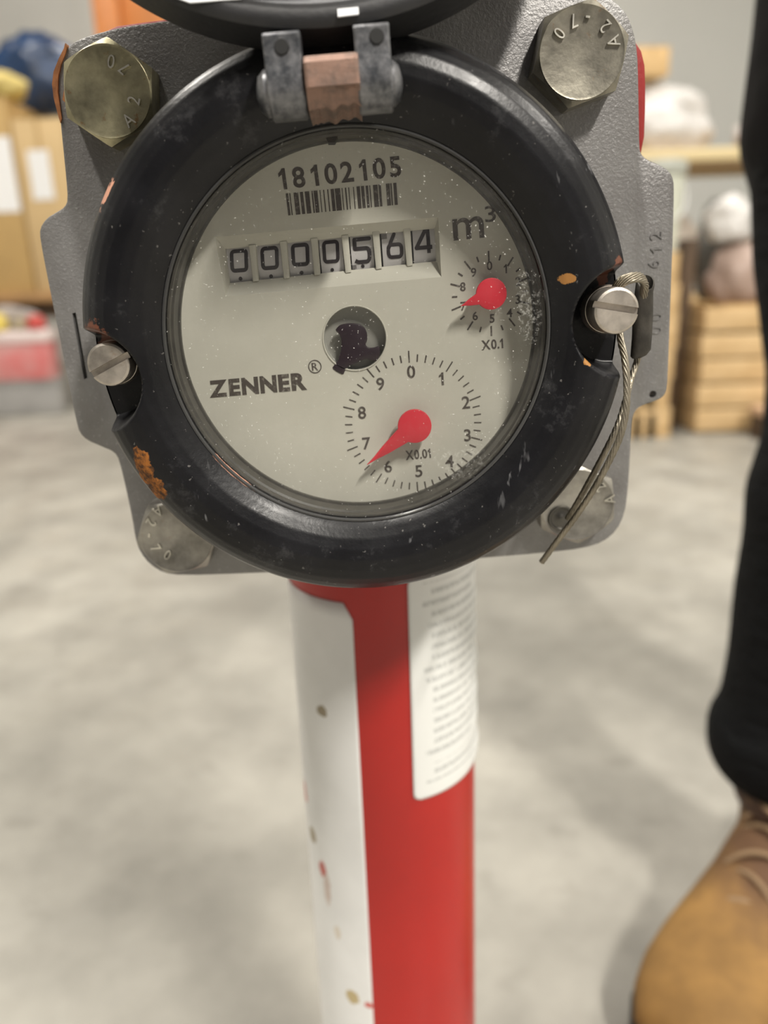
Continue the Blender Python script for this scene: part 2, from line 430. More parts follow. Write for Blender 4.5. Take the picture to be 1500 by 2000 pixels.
# registered mark
rc = L(615, 716, DA)
v, f = [], []
for i in range(40):
    a = 2 * PI * i / 40
    for r in (.00215, .00185): v.append((rc.x + r * math.cos(a), -DA - .00012, rc.y + r * math.sin(a)))
for i in range(40): j = (i + 1) % 40; f.append((2 * i, 2 * j, 2 * j + 1, 2 * i + 1))
me = mesh('registered_ring', v, f); sub('registered_ring', me, M_ink)
text_at('registered_letter', 'R', rc, .0025, DA, M_ink, bold=.01)
# bar code
P0, P1, P2, P3 = [L(*p, DA) for p in ((558, 378), (774, 357), (777, 400), (563, 421))]
bars = [(0,.022),(.032,.010),(.07,.042),(.128,.028),(.172,.040),(.232,.012),(.252,.034),(.305,.008),(.338,.010),(.375,.010),(.405,.030),(.443,.048),(.505,.008),(.535,.012),(.565,.008),(.608,.008),
        (.640,.030),(.680,.028),(.722,.022),(.755,.010),(.788,.042),(.838,.022),(.905,.034),(.945,.012),(.972,.028)]
v, f = [], []
for b0, bw in bars:
    for (u, t) in ((b0, 0), (b0 + bw, 0), (b0 + bw, 1), (b0, 1)):
        p = (P0 * (1 - u) + P1 * u) * t + (P3 * (1 - u) + P2 * u) * (1 - t); v.append((p.x, -DA - .0001, p.y))
    n = len(v); f.append((n - 4, n - 3, n - 2, n - 1))
me = mesh('bar_code', v, f); sub('bar_code', me, M_ink)
# sub dials
def sub_dial(top, bot, nt, every, r_in_long, r_in, r_out_short, wdt, left=None):
    a, b = L(*top, DA), L(*bot, DA); c = (a + b) / 2; R_ = (a - b).length / 2; v, f = [], []
    base = math.atan2(a.y - b.y, a.x - b.x)
    for i in range(nt):
        an = base - 2 * PI * i / nt; long = i % every == 0
        r0, r1 = (r_in_long, 1) if long else (r_in, r_out_short)
        d = Vector((math.cos(an), math.sin(an))); n = Vector((-d.y, d.x)) * wdt / 2
        for p in (c + d * r0 * R_ - n, c + d * r1 * R_ - n, c + d * r1 * R_ + n, c + d * r0 * R_ + n): v.append((p.x, -DA - .0001, p.y))
        m = len(v); f.append((m - 4, m - 3, m - 2, m - 1))
    me = mesh('tick_marks', v, f); o = sub('tick_marks', me, M_ink); o['kind'] = 'stuff'; return c
cb = sub_dial((798, 685), (816, 962), 50, 5, .84, .85, .95, .00042)
cs = sub_dial((954, 490), (960, 656), 20, 2, .76, .80, .93, .00050)
for s, x, y in (('0',803,726),('1',862,740),('2',910,786),('3',913,850),('4',878,901),('5',818,920),('6',758,911),('7',716,866),('8',707,806),('9',743,750)):
    text_at('numeral', s, L(x, y, DA), .0041, DA, M_ink, bold=.014)
for s, x, y in (('0',956,519),('1',987,525),('2',1012,550),('3',1011,585),('4',995,611),('5',961,622),('6',928,617),('7',905,598),('8',904,560),('9',925,532)):
    text_at('numeral', s, L(x, y, DA), .0027, DA, M_ink, bold=.014)
text_quad('multiplier_mark', 'X0.1', ((940, 665), (982, 661), (983, 680), (941, 684)), DA, M_ink, bold=.02)
text_quad('multiplier_mark', 'X0.01', ((791, 880), (840, 876), (842, 894), (793, 899)), DA, M_ink, bold=.02)
# pointers
M_point = simple('red_pointer_plastic', (.55, .016, .035), .42, spec=.4)
def pointer(c, R_, tip, wid, a, th, neck=.2):
    c = Vector(c); tip = Vector(tip); d = (tip - c); Lh = d.length; d.normalize(); n = Vector((-d.y, d.x))
    base = math.atan2(d.y, d.x); g = math.asin(wid / R_); pts = []
    for i in range(49):
        an = base + g + (2 * PI - 2 * g) * i / 48; pts.append((c.x + R_ * math.cos(an), c.y + R_ * math.sin(an)))
    for s, r in ((-1, .45), (-1, .75)): q = c + d * (R_ + (Lh - R_) * r) + n * (s * wid * (1 - r) * (.95 if r < .6 else .8) * 1.1); pts.append(tuple(q))
    pts.append(tuple(tip))
    for s, r in ((1, .75), (1, .45)): q = c + d * (R_ + (Lh - R_) * r) + n * (s * wid * (1 - r) * (.95 if r < .6 else .8) * 1.1); pts.append(tuple(q))
    return prism_xz('pointer', pts, -a, -a + th, .0002)
def post(c, r, a0, a1):
    return prism_xz('post', [(c.x + r * math.cos(2 * PI * i / 20), c.y + r * math.sin(2 * PI * i / 20)) for i in range(20)], -a1, -a0)
PA = .0215
cpb = L(810, 833, PA); cps = L(960, 574, PA)
o = mp('pointer', pointer(cpb, (L(843, 833, PA) - cpb).length, L(717, 907, PA - .001), .0027, PA, .0012), M_point, smooth=25)
o['label'] = 'large red pointer of the lower sub-dial'; sub('spindle', post(cpb, .001, DA, PA - .0009), M_point, parent=o)
o = mp('pointer', pointer(cps, (L(990, 572, PA) - cps).length, L(899, 598, PA - .001), .0017, PA, .0012), M_point, smooth=25)
o['label'] = 'small red pointer of the upper sub-dial'; sub('spindle', post(cps, .001, DA, PA - .0009), M_point, parent=o)
# leak indicator star in its round window
M_cup = simple('grey_window_cup', (.30, .295, .27), .4)
cup = lathe_me('star_window', [(sc_r, 0), (sc_r * .985, .0030), (sc_r * .95, .0034), (.0004, .0034)], 64, (False, True))
cup.transform(Matrix.Translation((sc_c.x, -DA, sc_c.y)) @ Matrix.Rotation(-PI / 2, 4, 'X'))
sub('star_window', cup, M_cup, 30)
k = NT('white_lip'); k.base((.75, .74, .68)); k.set(.25); M_lip = k.m
lip = lathe_me('lip', [(sc_r * .985, 0), (sc_r, .0003), (sc_r * 1.025, .0003), (sc_r * 1.035, 0)], 64, (False, False))
lip.transform(Matrix.Translation((sc_c.x, -DA, sc_c.y)) @ Matrix.Rotation(PI / 2, 4, 'X')); sub('window_lip', lip, M_dial, 50)
star = [(578,195),(590,178),(605,168),(640,162),(670,163),(695,170),(713,187),(722,212),(721,240),(712,258),(725,272),(748,272),(776,263),(779,285),(775,310),(762,332),(742,328),(715,320),(690,330),(668,342),(645,350),(632,358),(622,375),(615,392),(590,381),(563,362),(578,345),(592,326),(597,305),(605,280),(607,250),(604,225),(596,208)]
SAp = .0150
mp('leak_star', prism_xz('leak_star', chaikin([tuple(L(400 + x / 2.273, 560 + y / 2.273, .0163)) for x, y in star]), -.0163, -.0150, .0003), simple('dark_purple_plastic', (.022, .012, .018), .35), smooth=40)
# counter
IN_A = .0118
inn = [L(*p, IN_A) for p in ((440, 486), (849, 446), (852, 510), (449, 553))]
v = [(p.x, -DA, p.y) for p in cw] + [(p.x, -IN_A, p.y) for p in inn] + [(p.x, -IN_A + .002, p.y) for p in inn]
f = [(i, (i + 1) % 4, 4 + (i + 1) % 4, 4 + i) for i in range(4)] + [(4 + i, 4 + (i + 1) % 4, 8 + (i + 1) % 4, 8 + i) for i in range(4)]
counter = mp('counter_frame', fixn(mesh('counter_frame', v, f)), M_dial, smooth=None)
M_drum = simple('drum_plastic', (.52, .505, .52), .45)
M_digit = simple('drum_print', (.014, .008, .012), .5)
M_shadowgap = M_dark
back = [tuple(p) for p in inn]
sub('counter_back', prism_xz('counter_back', back, -.0078, -.0070), M_dark, parent=counter)
wins = [(75, 280, 225, 490), (270, 262, 420, 475), (465, 242, 615, 452), (665, 222, 805, 434), (860, 203, 1000, 410), (1058, 185, 1200, 388), (1256, 162, 1398, 366)]
DRa = .0108; RD = .016
def zp(x, y): return (420 + x / 3.261, 400 + y / 3.261)
def stroke(me_v, me_f, pts, wd, quad, zc, closed=False):
    """thick polyline in unit box, bent round the drum"""
    TL, TR, BR, BL = quad
    def put(u, t, k=0):
        p = (BL * (1 - u) + BR * u) * (1 - t) + (TL * (1 - u) + TR * u) * t
        dz = p.y - zc; y = -(DRa - (RD - math.sqrt(max(0, RD * RD - dz * dz)))) - .00014
        return (p.x, y, p.y)
    wx = wd; asp = (TR - TL).length / (TL - BL).length; wy = wd * asp
    n = len(pts)
    for i in range(n if closed else n - 1):
        a = Vector(pts[i]); b = Vector(pts[(i + 1) % n]); m = max(1, int((b - a).length / .12))
        d = Vector(((b - a).x * asp, (b - a).y)).normalized(); nn = Vector((-d.y / asp, d.x)) * (wy / 2)
        s0 = len(me_v)
        for q in range(m + 1):
            c = a + (b - a) * q / m
            for sg in (1, -1): me_v.append(put(c.x + nn.x * sg, c.y + nn.y * sg))
        for q in range(m): me_f.append((s0 + 2 * q, s0 + 2 * q + 2, s0 + 2 * q + 3, s0 + 2 * q + 1))
        s0 = len(me_v); me_v.append(put(a.x, a.y))
        for q in range(10): an = 2 * PI * q / 10; me_v.append(put(a.x + wx / 2 * math.cos(an), a.y + wy / 2 * math.sin(an)))
        for q in range(10): me_f.append((s0, s0 + 1 + q, s0 + 1 + (q + 1) % 10))
def rr(x0, y0, x1, y1, r):
    p = []
    for cx, cy, a0 in ((x1 - r, y1 - r, 0), (x0 + r, y1 - r, 90), (x0 + r, y0 + r, 180), (x1 - r, y0 + r, 270)):
        for q in range(4): an = math.radians(a0 + 30 * q); p.append((cx + r * math.cos(an), cy + r * math.sin(an)))
    return p
G0 = [(rr(.1, .06, .9, .94, .14), True)]
G5 = [([(.92, .94), (.12, .94), (.12, .58), (.74, .58)] + [(.74 + .16 * math.sin(math.radians(t)), .42 + .16 * math.cos(math.radians(t))) for t in (0, 30, 60, 90)] + [(.9, .24)] + [(.72 + .18 * math.cos(math.radians(t)), .24 + .18 * math.sin(math.radians(t))) for t in (-30, -60, -90)] + [(.26, .06), (.10, .13)], False)]
G6 = [([(.50, .98), (.30, .68), (.14, .42)], False), (rr(.12, .06, .90, .56, .16), True)]
G4 = [([(.62, .98), (.06, .26), (.95, .26)], False), ([(.74, .98), (.76, .02)], False)]
for i, (x0, y0, x1, y1) in enumerate(wins):
    sh = (y0 - y1) and 8
    q = [L(*zp(x, y), DRa) for x, y in ((x0, y0 + 6), (x1, y0 - 8), (x1 + 8, y1 - 6), (x0 + 16, y1 + 4))]
    zc = sum(p.y for p in q) / 4; xs = [p.x for p in q]; xa, xb = min(xs), max(xs); v, f = [], []; nz = 14
    zt, zb_ = max(p.y for p in q) + .001, min(p.y for p in q) - .001
    for j in range(nz + 1):
        z = zb_ + (zt - zb_) * j / nz; dz = z - zc; y = -(DRa - (RD - math.sqrt(RD * RD - dz * dz)))
        v += [(xa, y + .003, z), (xa, y, z), (xb, y, z), (xb, y + .003, z)]
    for j in range(nz):
        for s in range(3): f.append((4 * j + s, 4 * j + s + 1, 4 * j + s + 5, 4 * j + s + 4))
    drum = mp('number_drum', fixn(mesh('number_drum', v, f)), M_drum, smooth=30)
    ch = '0000564'[i]
    bx = {'0': (.10, .10, .88, .77), '5': (.08, .17, .93, .97), '6': (.18, .22, .96, 1.0), '4': (.08, .26, .90, 1.02)}[ch]
    def uv(u, t): return (q[3] * (1 - u) + q[2] * u) * (1 - t) + (q[0] * (1 - u) + q[1] * u) * t
    qq = [uv(bx[0], bx[3] if ch != '0' else .97), uv(bx[2], bx[3] if ch != '0' else .97), uv(bx[2], bx[1] if ch != '0' else .30), uv(bx[0], bx[1] if ch != '0' else .30)]
    v, f = [], []
    for pts, cl in {'0': G0, '5': G5, '6': G6, '4': G4}[ch]: stroke(v, f, pts, .205, qq, zc, cl)
    sub('digit', mesh('digit', v, f), M_digit, parent=drum)
    v, f = [], []
    if i < 5: stroke(v, f, [(.5, .03), (.5, .0)], .2, [uv(.08, 1), uv(.92, 1), uv(.92, .06), uv(.08, .06)], zc)
    if v: sub('index_dot', mesh('index_dot', v, f), M_digit, parent=drum)
    if i in (4, 5):
        uu, tt = ((.0, .20), (.02, .14)) if i == 4 else ((0, .25), (.86, 1.0))
        v = [(*(lambda p: (p.x, -DRa + .0002, p.y))(uv(a, b)),) for a, b in ((uu[0], tt[0]), (uu[1], tt[0]), (uu[1], tt[1]), (uu[0], tt[1]))]
        v = [(p[0], p[1] - .0002, p[2]) for p in v]
        sub('print_patch', mesh('print_patch', v, [(0, 1, 2, 3)]), simple('grey_print', (.13, .12, .12), .5), parent=drum)
divs = [(213, 258, 240, 490, 270), (410, 235, 438, 472, 462), (607, 215, 632, 450, 662), (803, 195, 830, 435, 858), (1000, 172, 1025, 412, 1055), (1198, 152, 1222, 392, 1252)]
for xa, ya, xb, yb, _ in divs:
    q = [L(*zp(x, y), .0128) for x, y in ((xa, ya), (xa + 46, ya - 5), (xb + 38, yb - 5), (xb, yb))]
    sub('divider', prism_xz('divider', [tuple(p) for p in q], -.0128, -.0090, .0004), M_dial, 30, parent=counter)

# ---- front glass
def glass_mat():
    k = NT('clear_meter_glass'); nt = k.t
    tr = k.new('ShaderNodeBsdfTransparent'); tr.inputs[0].default_value = (.94, .945, .93, 1)
    gl = k.new('ShaderNodeBsdfGlossy'); gl.inputs['Roughness'].default_value = .03
    lw = k.new('ShaderNodeLayerWeight'); lw.inputs[0].default_value = .5
    fr = k.math('ADD', k.math('MULTIPLY', k.math('POWER', lw.outputs['Facing'], 5), .9), .04)   # Schlick, same from both sides
    m1 = k.new('ShaderNodeMixShader'); k.l(fr, m1.inputs[0]); k.l(tr.outputs[0], m1.inputs[1]); k.l(gl.outputs[0], m1.inputs[2])
    df = k.new('ShaderNodeBsdfDiffuse'); df.inputs[0].default_value = (.85, .84, .80, 1)
    specks = k.ramp(k.noise(1500, 1, .4), .72, .79)
    def P(px, py): p = L3(px, py, .03); return (p.x, p.y, p.z)
    dirt = k.math('MAXIMUM', k.spot(P(905, 900), (.009, .03, .005), .5, 150), k.spot(P(1035, 590), (.0035, .03, .010), .5, 150))
    dirt = k.math('MAXIMUM', dirt, k.math('MULTIPLY', k.spot(P(972, 610), (.0016, .03, .0016), .3, 400), .9))
    fine = k.ramp(k.noise(800, 6, .8), .50, .66)
    dirt = k.math('MULTIPLY', k.math('MULTIPLY', dirt, fine), .28)
    haze = k.math('MULTIPLY', k.ramp(k.noise(40, 5, .7), .45, .8), .03)
    fac = k.math('MAXIMUM', k.math('MAXIMUM', k.math('MULTIPLY', specks, .6), dirt), haze)
    m2 = k.new('ShaderNodeMixShader'); k.l(fac, m2.inputs[0]); k.l(m1.outputs[0], m2.inputs[1]); k.l(df.outputs[0], m2.inputs[2])
    k.l(m2.outputs[0], k.n['Material Output'].inputs[0]); return k.m
gp = [(.0574, .0290)] + [(.0574 * math.cos(t * PI / 20), .0290 + .0012 * math.sin(t * PI / 20)) for t in range(1, 10)] + [(.0002, .0302)]
gme = lathe_me('front_glass', gp, 96, (False, True)); gme.transform(Matrix.Translation((CX, 0, CZ)) @ Matrix.Rotation(PI / 2, 4, 'X'))
o = mp('front_glass', gme, glass_mat(), smooth=60); o['label'] = 'dusty clear round glass with scratches'

# ---- bolts
def bolt_mat(name, tint, rust):
    k = NT(name)
    c = k.mix(k.ramp(k.noise(90, 5), .35, .65), tint, tuple(x * .48 for x in tint))
    c = k.mix(k.math('MULTIPLY', k.ramp(k.noise(160, 5, .7), .60, .70), rust), c, (.28, .13, .04))
    k.base(c); k.set(k.ramp(k.noise(120, 4), .3, .7, .30, .50), .85); k.bump(k.noise(350, 4), .25, .0004); return k.m
M_b1 = bolt_mat('tarnished_yellowish_steel', (.50, .46, .30), .8)
M_b2 = bolt_mat('stained_steel', (.38, .355, .29), .6)
M_b3 = bolt_mat('bright_steel', (.42, .40, .36), .15)
M_stamp = bolt_mat('stamped_bright_steel', (.85, .82, .72), .1)
def hexbolt(c, rot, mat, lab, chars):
    R0 = .0133; v, f = [], []; N = 96
    def hr(an): m = (an - rot) % (PI / 3) - PI / 6; return .01345 / math.cos(m)
    rings = [(lambda an: R0 * .93, .0002), (lambda an: R0 * .985, 0), (lambda an: R0, .0003), (lambda an: hr(an), None), (lambda an: hr(an), .010)]
    for g, y in rings:
        for i in range(N):
            an = 2 * PI * i / N; r = g(an); yy = y if y is not None else .0004 + (r - R0) * .62
            v.append((c.x + r * math.cos(an), yy, c.y + r * math.sin(an)))
    for j in range(4):
        for i in range(N): k_ = (i + 1) % N; f.append((j * N + i, j * N + k_, (j + 1) * N + k_, (j + 1) * N + i))
    f.append(tuple(range(N)))
    o = mp('bolt_head', fixn(mesh('bolt_head', v, f)), mat, smooth=18); o['label'] = lab
    for s, x, y in chars:
        p = L(x, y, .0); d = c - p; ang = math.atan2(d.y, d.x) - PI / 2
        text_at('stamped_mark', s, p, .0006 if s == '-' else .0038, -.0001, M_stamp, o, ang, .0008, bold=.0, wf=.85)
    return o
hexbolt(L(210, 179, 0), math.radians(82), M_b1, 'yellowed steel bolt head with rust spots, by the flaking orange paint',
        (('A', 252, 235), ('2', 262, 197), ('7', 243, 134), ('0', 218, 121)))
hexbolt(L(1137, 103, 0), math.radians(15), M_b2, 'steel bolt head with small rust spots, nearest the red sliver',
        (('A', 1197, 82), ('2', 1181, 53), ('-', 1147, 34), ('7', 1119, 42), ('0', 1092, 66)))
hexbolt(L(345, 1050, 0), math.radians(6), M_b3, 'steel bolt head half under the ring, reflecting red',
        (('A', 309, 998), ('2', 296, 1020), ('-', 292, 1045), ('7', 305, 1070), ('0', 328, 1083)))
bo = hexbolt(L(1128, 987, 0), math.radians(33), M_b3, 'steel bolt head behind the wire cable',
        (('A', 1190, 975), ('2', 1172, 952)))
cc = L(1096, 1012, .0)
ws = lathe_me('dimple_ring', [(.0048, 0), (.0046, .0007), (.0040, .0007), (.0036, .0001), (.0015, .0001), (.0010, .0005), (.0002, .0006)], 40, (False, True))
ws.transform(Matrix.Translation((cc.x, 0, cc.y)) @ Matrix.Rotation(PI / 2, 4, 'X')); sub('dimple_ring', ws, simple('dark_steel', (.10, .095, .085), .3, .8), 40, parent=bo)
# paint flake on the flange edge
M_flake = simple('orange_bare_primer', (.50, .20, .07), .7, var=.5, scale=200)
fl = [(127, 84), (124, 95), (114, 115), (104, 140), (101, 165), (104, 190), (110, 215), (117, 240), (120, 232), (116, 205), (112, 180), (113, 150), (119, 125), (127, 105), (130, 90)]
mp('paint_flake', prism_xz('paint_flake', [tuple(L(x + 1, y, -.0098)) for x, y in fl], .0096, .0125), M_flake)
fl = [(131, 118), (127, 140), (125, 175), (122, 195), (127, 200), (131, 180), (137, 165), (131, 150), (136, 120)]
mp('paint_flake', prism_xz('paint_flake', [tuple(L(x, y, -.003)) for x, y in fl], .003, .0098), M_flake)
# stamped figures on the right ear
for s, x, y in (('2', 1281, 461), ('1', 1282, 489), ('6', 1277, 516), ('0', 1281, 619), ('0', 1281, 645)):
    text_at('cast_figure', s, L(x, y, -.010), .0040, -.01005, M_cast, plate, PI / 2, .00035, bold=-.01)

# ---- slotted screws
M_screw = bolt_mat('screw_steel', (.66, .60, .53), .25)
def screw(fx, fy, rpx, fa, ba, slot, lab):
    c = L(fx, fy, fa); r = (L(fx + rpx, fy, fa) - c).length
    me = lathe_me('screw', [(r, ba), (r, fa - .0012), (r * .96, fa - .0004), (r * .86, fa)], 64)
    me.transform(Matrix.Translation((c.x, 0, c.y)) @ Matrix.Rotation(PI / 2, 4, 'X'))
    o = mp('slotted_screw', me, M_screw, smooth=None); o['label'] = lab
    (x0, y0), (x1, y1) = slot; a, b = L(x0, y0, fa), L(x1, y1, fa); d = (b - a).normalized(); n = Vector((-d.y, d.x)) * .00095
    a, b = a - d * .003, b + d * .003
    cut(o, [prism_xz('c', [tuple(p) for p in (a - n, b - n, b + n, a + n)], -fa - .01, -fa + .0021)]); smooth_me(o.data, 30)
    wsh = lathe_me('screw_collar', [(r * 1.06, ba - .0045), (r * 1.08, ba - .0015), (r * 1.02, ba - .0002), (r * .9, ba)], 48)
    wsh.transform(Matrix.Translation((c.x, 0, c.y)) @ Matrix.Rotation(PI / 2, 4, 'X')); sub('screw_collar', wsh, M_screw, 40, parent=o)
    return o
screw(211, 712, 43, .0330, .0262, ((170, 737), (246, 695)), 'slotted screw in the rusty notch of the ring')
screw(1205, 607, 45, .0350, .0262, ((1160, 594), (1250, 608)), 'slotted screw holding the seal wire')

# ---- hinge and open lid
M_lid = simple('shaded_lid_rim', (.022, .022, .024), .5, var=.35, scale=60, bump=.25, bscale=500, bdist=.0005)  # rim's unlit look is put into this darker colour
def strap_mat():
    k = NT('worn_bare_strap'); n = k.ramp(k.noise(140, 5, .7), .38, .60)
    k.base(k.mix(n, (.22, .22, .23), (.06, .064, .072))); k.set(.38, .6); k.bump(k.noise(300, 4), .3, .0006); return k.m
M_strap = strap_mat()
k = NT('bare_copper_block'); n = k.ramp(k.noise(150, 5, .7), .40, .62)
k.base(k.mix(n, (.27, .165, .125), (.15, .105, .085))); k.set(.5, .3); k.bump(k.noise(400, 4), .4, .0005); M_cop = k.m
th, LR, LT, la, lz, lx = .2176, .0880, .0150, .0442, .0735, -.0015
lid_c = Vector((lx, -la + LR * math.sin(th), lz + LR * math.cos(th)))
RM = Matrix.Translation(lid_c) @ Matrix.Rotation(-th, 4, 'X')    # local: disc in xz, face towards -y
def lid_map(me): me.transform(RM); return me
lp = [(.0002, .0008), (LR - .0065, .0008), (LR - .0035, -.0003), (LR - .0012, .0002), (LR, .0012), (LR, LT - .002), (LR - .002, LT), (.0002, LT)]
lme = lathe_me('lid', lp, 160); lme.transform(Matrix.Rotation(-PI / 2, 4, 'X')); lid_map(lme)
lid = mp('lid', lme, M_lid, smooth=35); lid['label'] = 'round black hinged lid standing open above the ring'
fm = lathe_me('lid_face', [(.0002, .0002), (LR - .0062, .0002), (LR - .0052, -.0004), (LR - .0038, .0004), (.0002, .0006)], 128, (False, False)); fm.transform(Matrix.Rotation(-PI / 2, 4, 'X')); lid_map(fm)
sub('lid_face', fm, simple('dusty_grey_lid_face', (.105, .107, .115), .55, var=.35, scale=45, bump=.3, bscale=450, bdist=.0005), 35, parent=lid)
def lid_xy(px, py):
    """photo point on the lid's face plane -> lid local x,z"""
    o = RM.inverted() @ (MI @ CAM); d = (RM.inverted().to_3x3() @ (MI.to_3x3() @ ray(px, py))); k_ = (-.0001 - o.y) / d.y; p = o + d * k_; return (p.x, p.z)
M_stk = simple('white_sticker', (.80, .82, .85), .45)
st = prism_xz('sticker', [lid_xy(*p) for p in ((318, -12), (372, 7), (470, 0), (600, -16), (590, -130), (330, -130))], -.0006, -.0001); sub('sticker', lid_map(st), M_stk, parent=lid)
st = prism_xz('sticker', [lid_xy(*p) for p in ((659, 20), (700, 16), (701, 30), (660, 35))], -.0007, -.0002); sub('sticker', lid_map(st), M_stk, parent=lid)
pc = L(642, 172, .045); PAx = .0440; BRr = .0068
def strap(x0px, x1px, ytop, name='lid_strap'):
    x0 = L(x0px, 170, PAx + BRr).x; x1 = L(x1px, 165, PAx + BRr).x
    ztop = L(x0px, ytop, .050).y
    prof_ = []
    for i in range(15):    # barrel round the pin, from the back under to the front
        an = math.radians(20 - 200 * i / 14 - 0); prof_.append((-PAx + BRr * math.cos(an), pc.y + BRr * math.sin(an)))
    prof_ += [(-PAx - BRr + .0002, pc.y + .003), (-PAx - .0058, pc.y + .007), (-PAx - .0060, ztop - .0008), (-PAx - .0052, ztop), (-la + .001, ztop + .001), (-la + .0045, lz - .0008), (-PAx + .006, pc.y + .008)]
    v, f = [], []; n = len(prof_)
    for x in (x0, x0 + .0005, x1 - .0005, x1):
        s = .93 if x in (x0, x1) else 1
        for y, z in prof_: v.append((x, -PAx + (y + PAx) * s, pc.y + (z - pc.y) * (s if z < pc.y else 1)))
    for j in range(3):
        for i in range(n): f.append((j * n + i, j * n + (i + 1) % n, (j + 1) * n + (i + 1) % n, (j + 1) * n + i))
    f.append(tuple(range(n))); f.append(tuple(3 * n + i for i in range(n))[::-1])
    return fixn(mesh(name, v, f))
s1 = mp('lid_strap', strap(521, 594, 62), M_strap, smooth=30)
s2 = mp('lid_strap', strap(699, 768, 46), M_strap, smooth=30)
def dimp(px, py, par):
    c = L(px, py, .0501); m = lathe_me('pin_hole', [(.0019, 0), (.0017, .0003), (.0002, .0003)], 20, (False, True))
    m.transform(Matrix.Translation((c.x, -.0500, c.y)) @ Matrix.Rotation(PI / 2, 4, 'X')); sub('pin_hole', m, M_dark, parent=par)
dimp(550, 91, s1); dimp(736, 70, s2)
# centre knuckle: rounded block with a ragged lower lip
kx = [L(597, 170, .0525).x, L(704, 170, .0525).x]; zt = L(650, 95, .0525).y; zb = L(650, 224, .038).y
v, f = [], []; NX = 18
kp = [(-.034, zt - .001), (-.046, zt), (-.0505, zt - .0006), (-.0523, zt - .0024), (-.0525, zt - .008), (-.0518, (zt + zb) / 2 - .002), (-.0500, zb + .003), (-.0480, zb), (-.034, zb - .001)]
for i in range(NX + 1):
    x = kx[0] + (kx[1] - kx[0]) * i / NX; e = .0004 * math.sin(i * 1.3) + .0004 * math.sin(i * .5 + 1) - (.0010 if i < 3 else 0)
    s = .0006 if i in (0, NX) else 0
    for j, (y, z) in enumerate(kp): v.append((x, y + (s if j in (2, 3, 4, 5) else 0), z + (e if j >= 6 else 0)))
n = len(kp)
for i in range(NX):
    for j in range(n): f.append((i * n + j, i * n + (j + 1) % n, (i + 1) * n + (j + 1) % n, (i + 1) * n + j))
f.append(tuple(range(n))); f.append(tuple(NX * n + j for j in range(n))[::-1])
o = mp('hinge_block', fixn(mesh('hinge_block', v, f)), M_cop, smooth=30); o['label'] = 'bare coppery hinge block between the grey straps'
x0, x1 = L(501, 172, PAx).x, L(786, 165, PAx).x
pin = lathe_me('hinge_pin', [(.0014, x0), (.0042, x0 + .0008), (.0056, x0 + .0024), (.0056, x0 + .0042), (.0032, x0 + .0044), (.0032, x1 - .0040), (.0054, x1 - .0038), (.0054, x1 - .0022), (.0042, x1 - .0008), (.0014, x1)], 32)
pin.transform(Matrix.Translation((0, -PAx, pc.y)) @ Matrix.Rotation(PI / 2, 4, 'Y')); mp('hinge_pin', pin, M_strap, smooth=35)

# ---- the red pipe
def cyl_hit(px, py, R_=PR):
    d = ray(px, py); o = Vector((CAM.x - PIPE.x, CAM.y - PIPE.y)); a = d.x ** 2 + d.y ** 2; b = 2 * (o.x * d.x + o.y * d.y); c = o.x ** 2 + o.y ** 2 - R_ * R_
    q = b * b - 4 * a * c; t = (-b - math.sqrt(max(0, q))) / (2 * a); return math.atan2(o.y + d.y * t, o.x + d.x * t), CAM.z + d.z * t
def pp(name, me, mat, smooth=40, parent=None):
    o = link(name, me, mat, parent or root); smooth_me(me, smooth) if smooth else None; return o
pipe = pp('pipe', lathe_me('pipe', [(PR, .012), (PR, .60)], 128), M_red); pipe['label'] = 'round glossy red pipe'
pp('base_flange', lathe_me('base_flange', [(.075, 0), (.078, .003), (.078, .011), (.075, .014), (.05, .014), (.047, .03), (.0445, .03)], 96), M_red)
def wrap(name, a0, a1, z0, z1, R_, mat, edge=None, nz=60, na=40, round_=.004, lift=None):
    """sheet wrapped on the pipe with a little thickness and rounded corners"""
    v, f = [], []
    for j in range(nz + 1):
        t = j / nz; z = z0 + (z1 - z0) * t
        dz = min(z - z0, z1 - z); ins = (round_ - math.sqrt(max(0, round_ ** 2 - (round_ - dz) ** 2))) / R_ if dz < round_ else 0
        for i in range(na + 1):
            s = i / na; e0 = a0 + ins + (edge(z) if edge else 0); an = e0 + (a1 - ins - e0) * s
            r = R_ + (lift(s, t) if lift else 0); v.append((r * math.cos(an), r * math.sin(an), z))
    for j in range(nz):
        for i in range(na): f.append((j * (na + 1) + i, j * (na + 1) + i + 1, (j + 1) * (na + 1) + i + 1, (j + 1) * (na + 1) + i))
    me = mesh(name, v, f); uvl = me.uv_layers.new(name='uv')
    for p in me.polygons:
        for li, vi in zip(p.loop_indices, p.vertices): j, i = divmod(vi, na + 1); uvl.data[li].uv = (i / na, j / nz)
    o = pp(name, me, mat, 60, pipe)
    m = o.modifiers.new('t', 'SOLIDIFY'); m.thickness = .0003; m.offset = 1
    return o
aL, _ = cyl_hit(688, 1190); aL2, _ = cyl_hit(721, 1990); _, zs = cyl_hit(640, 1172)
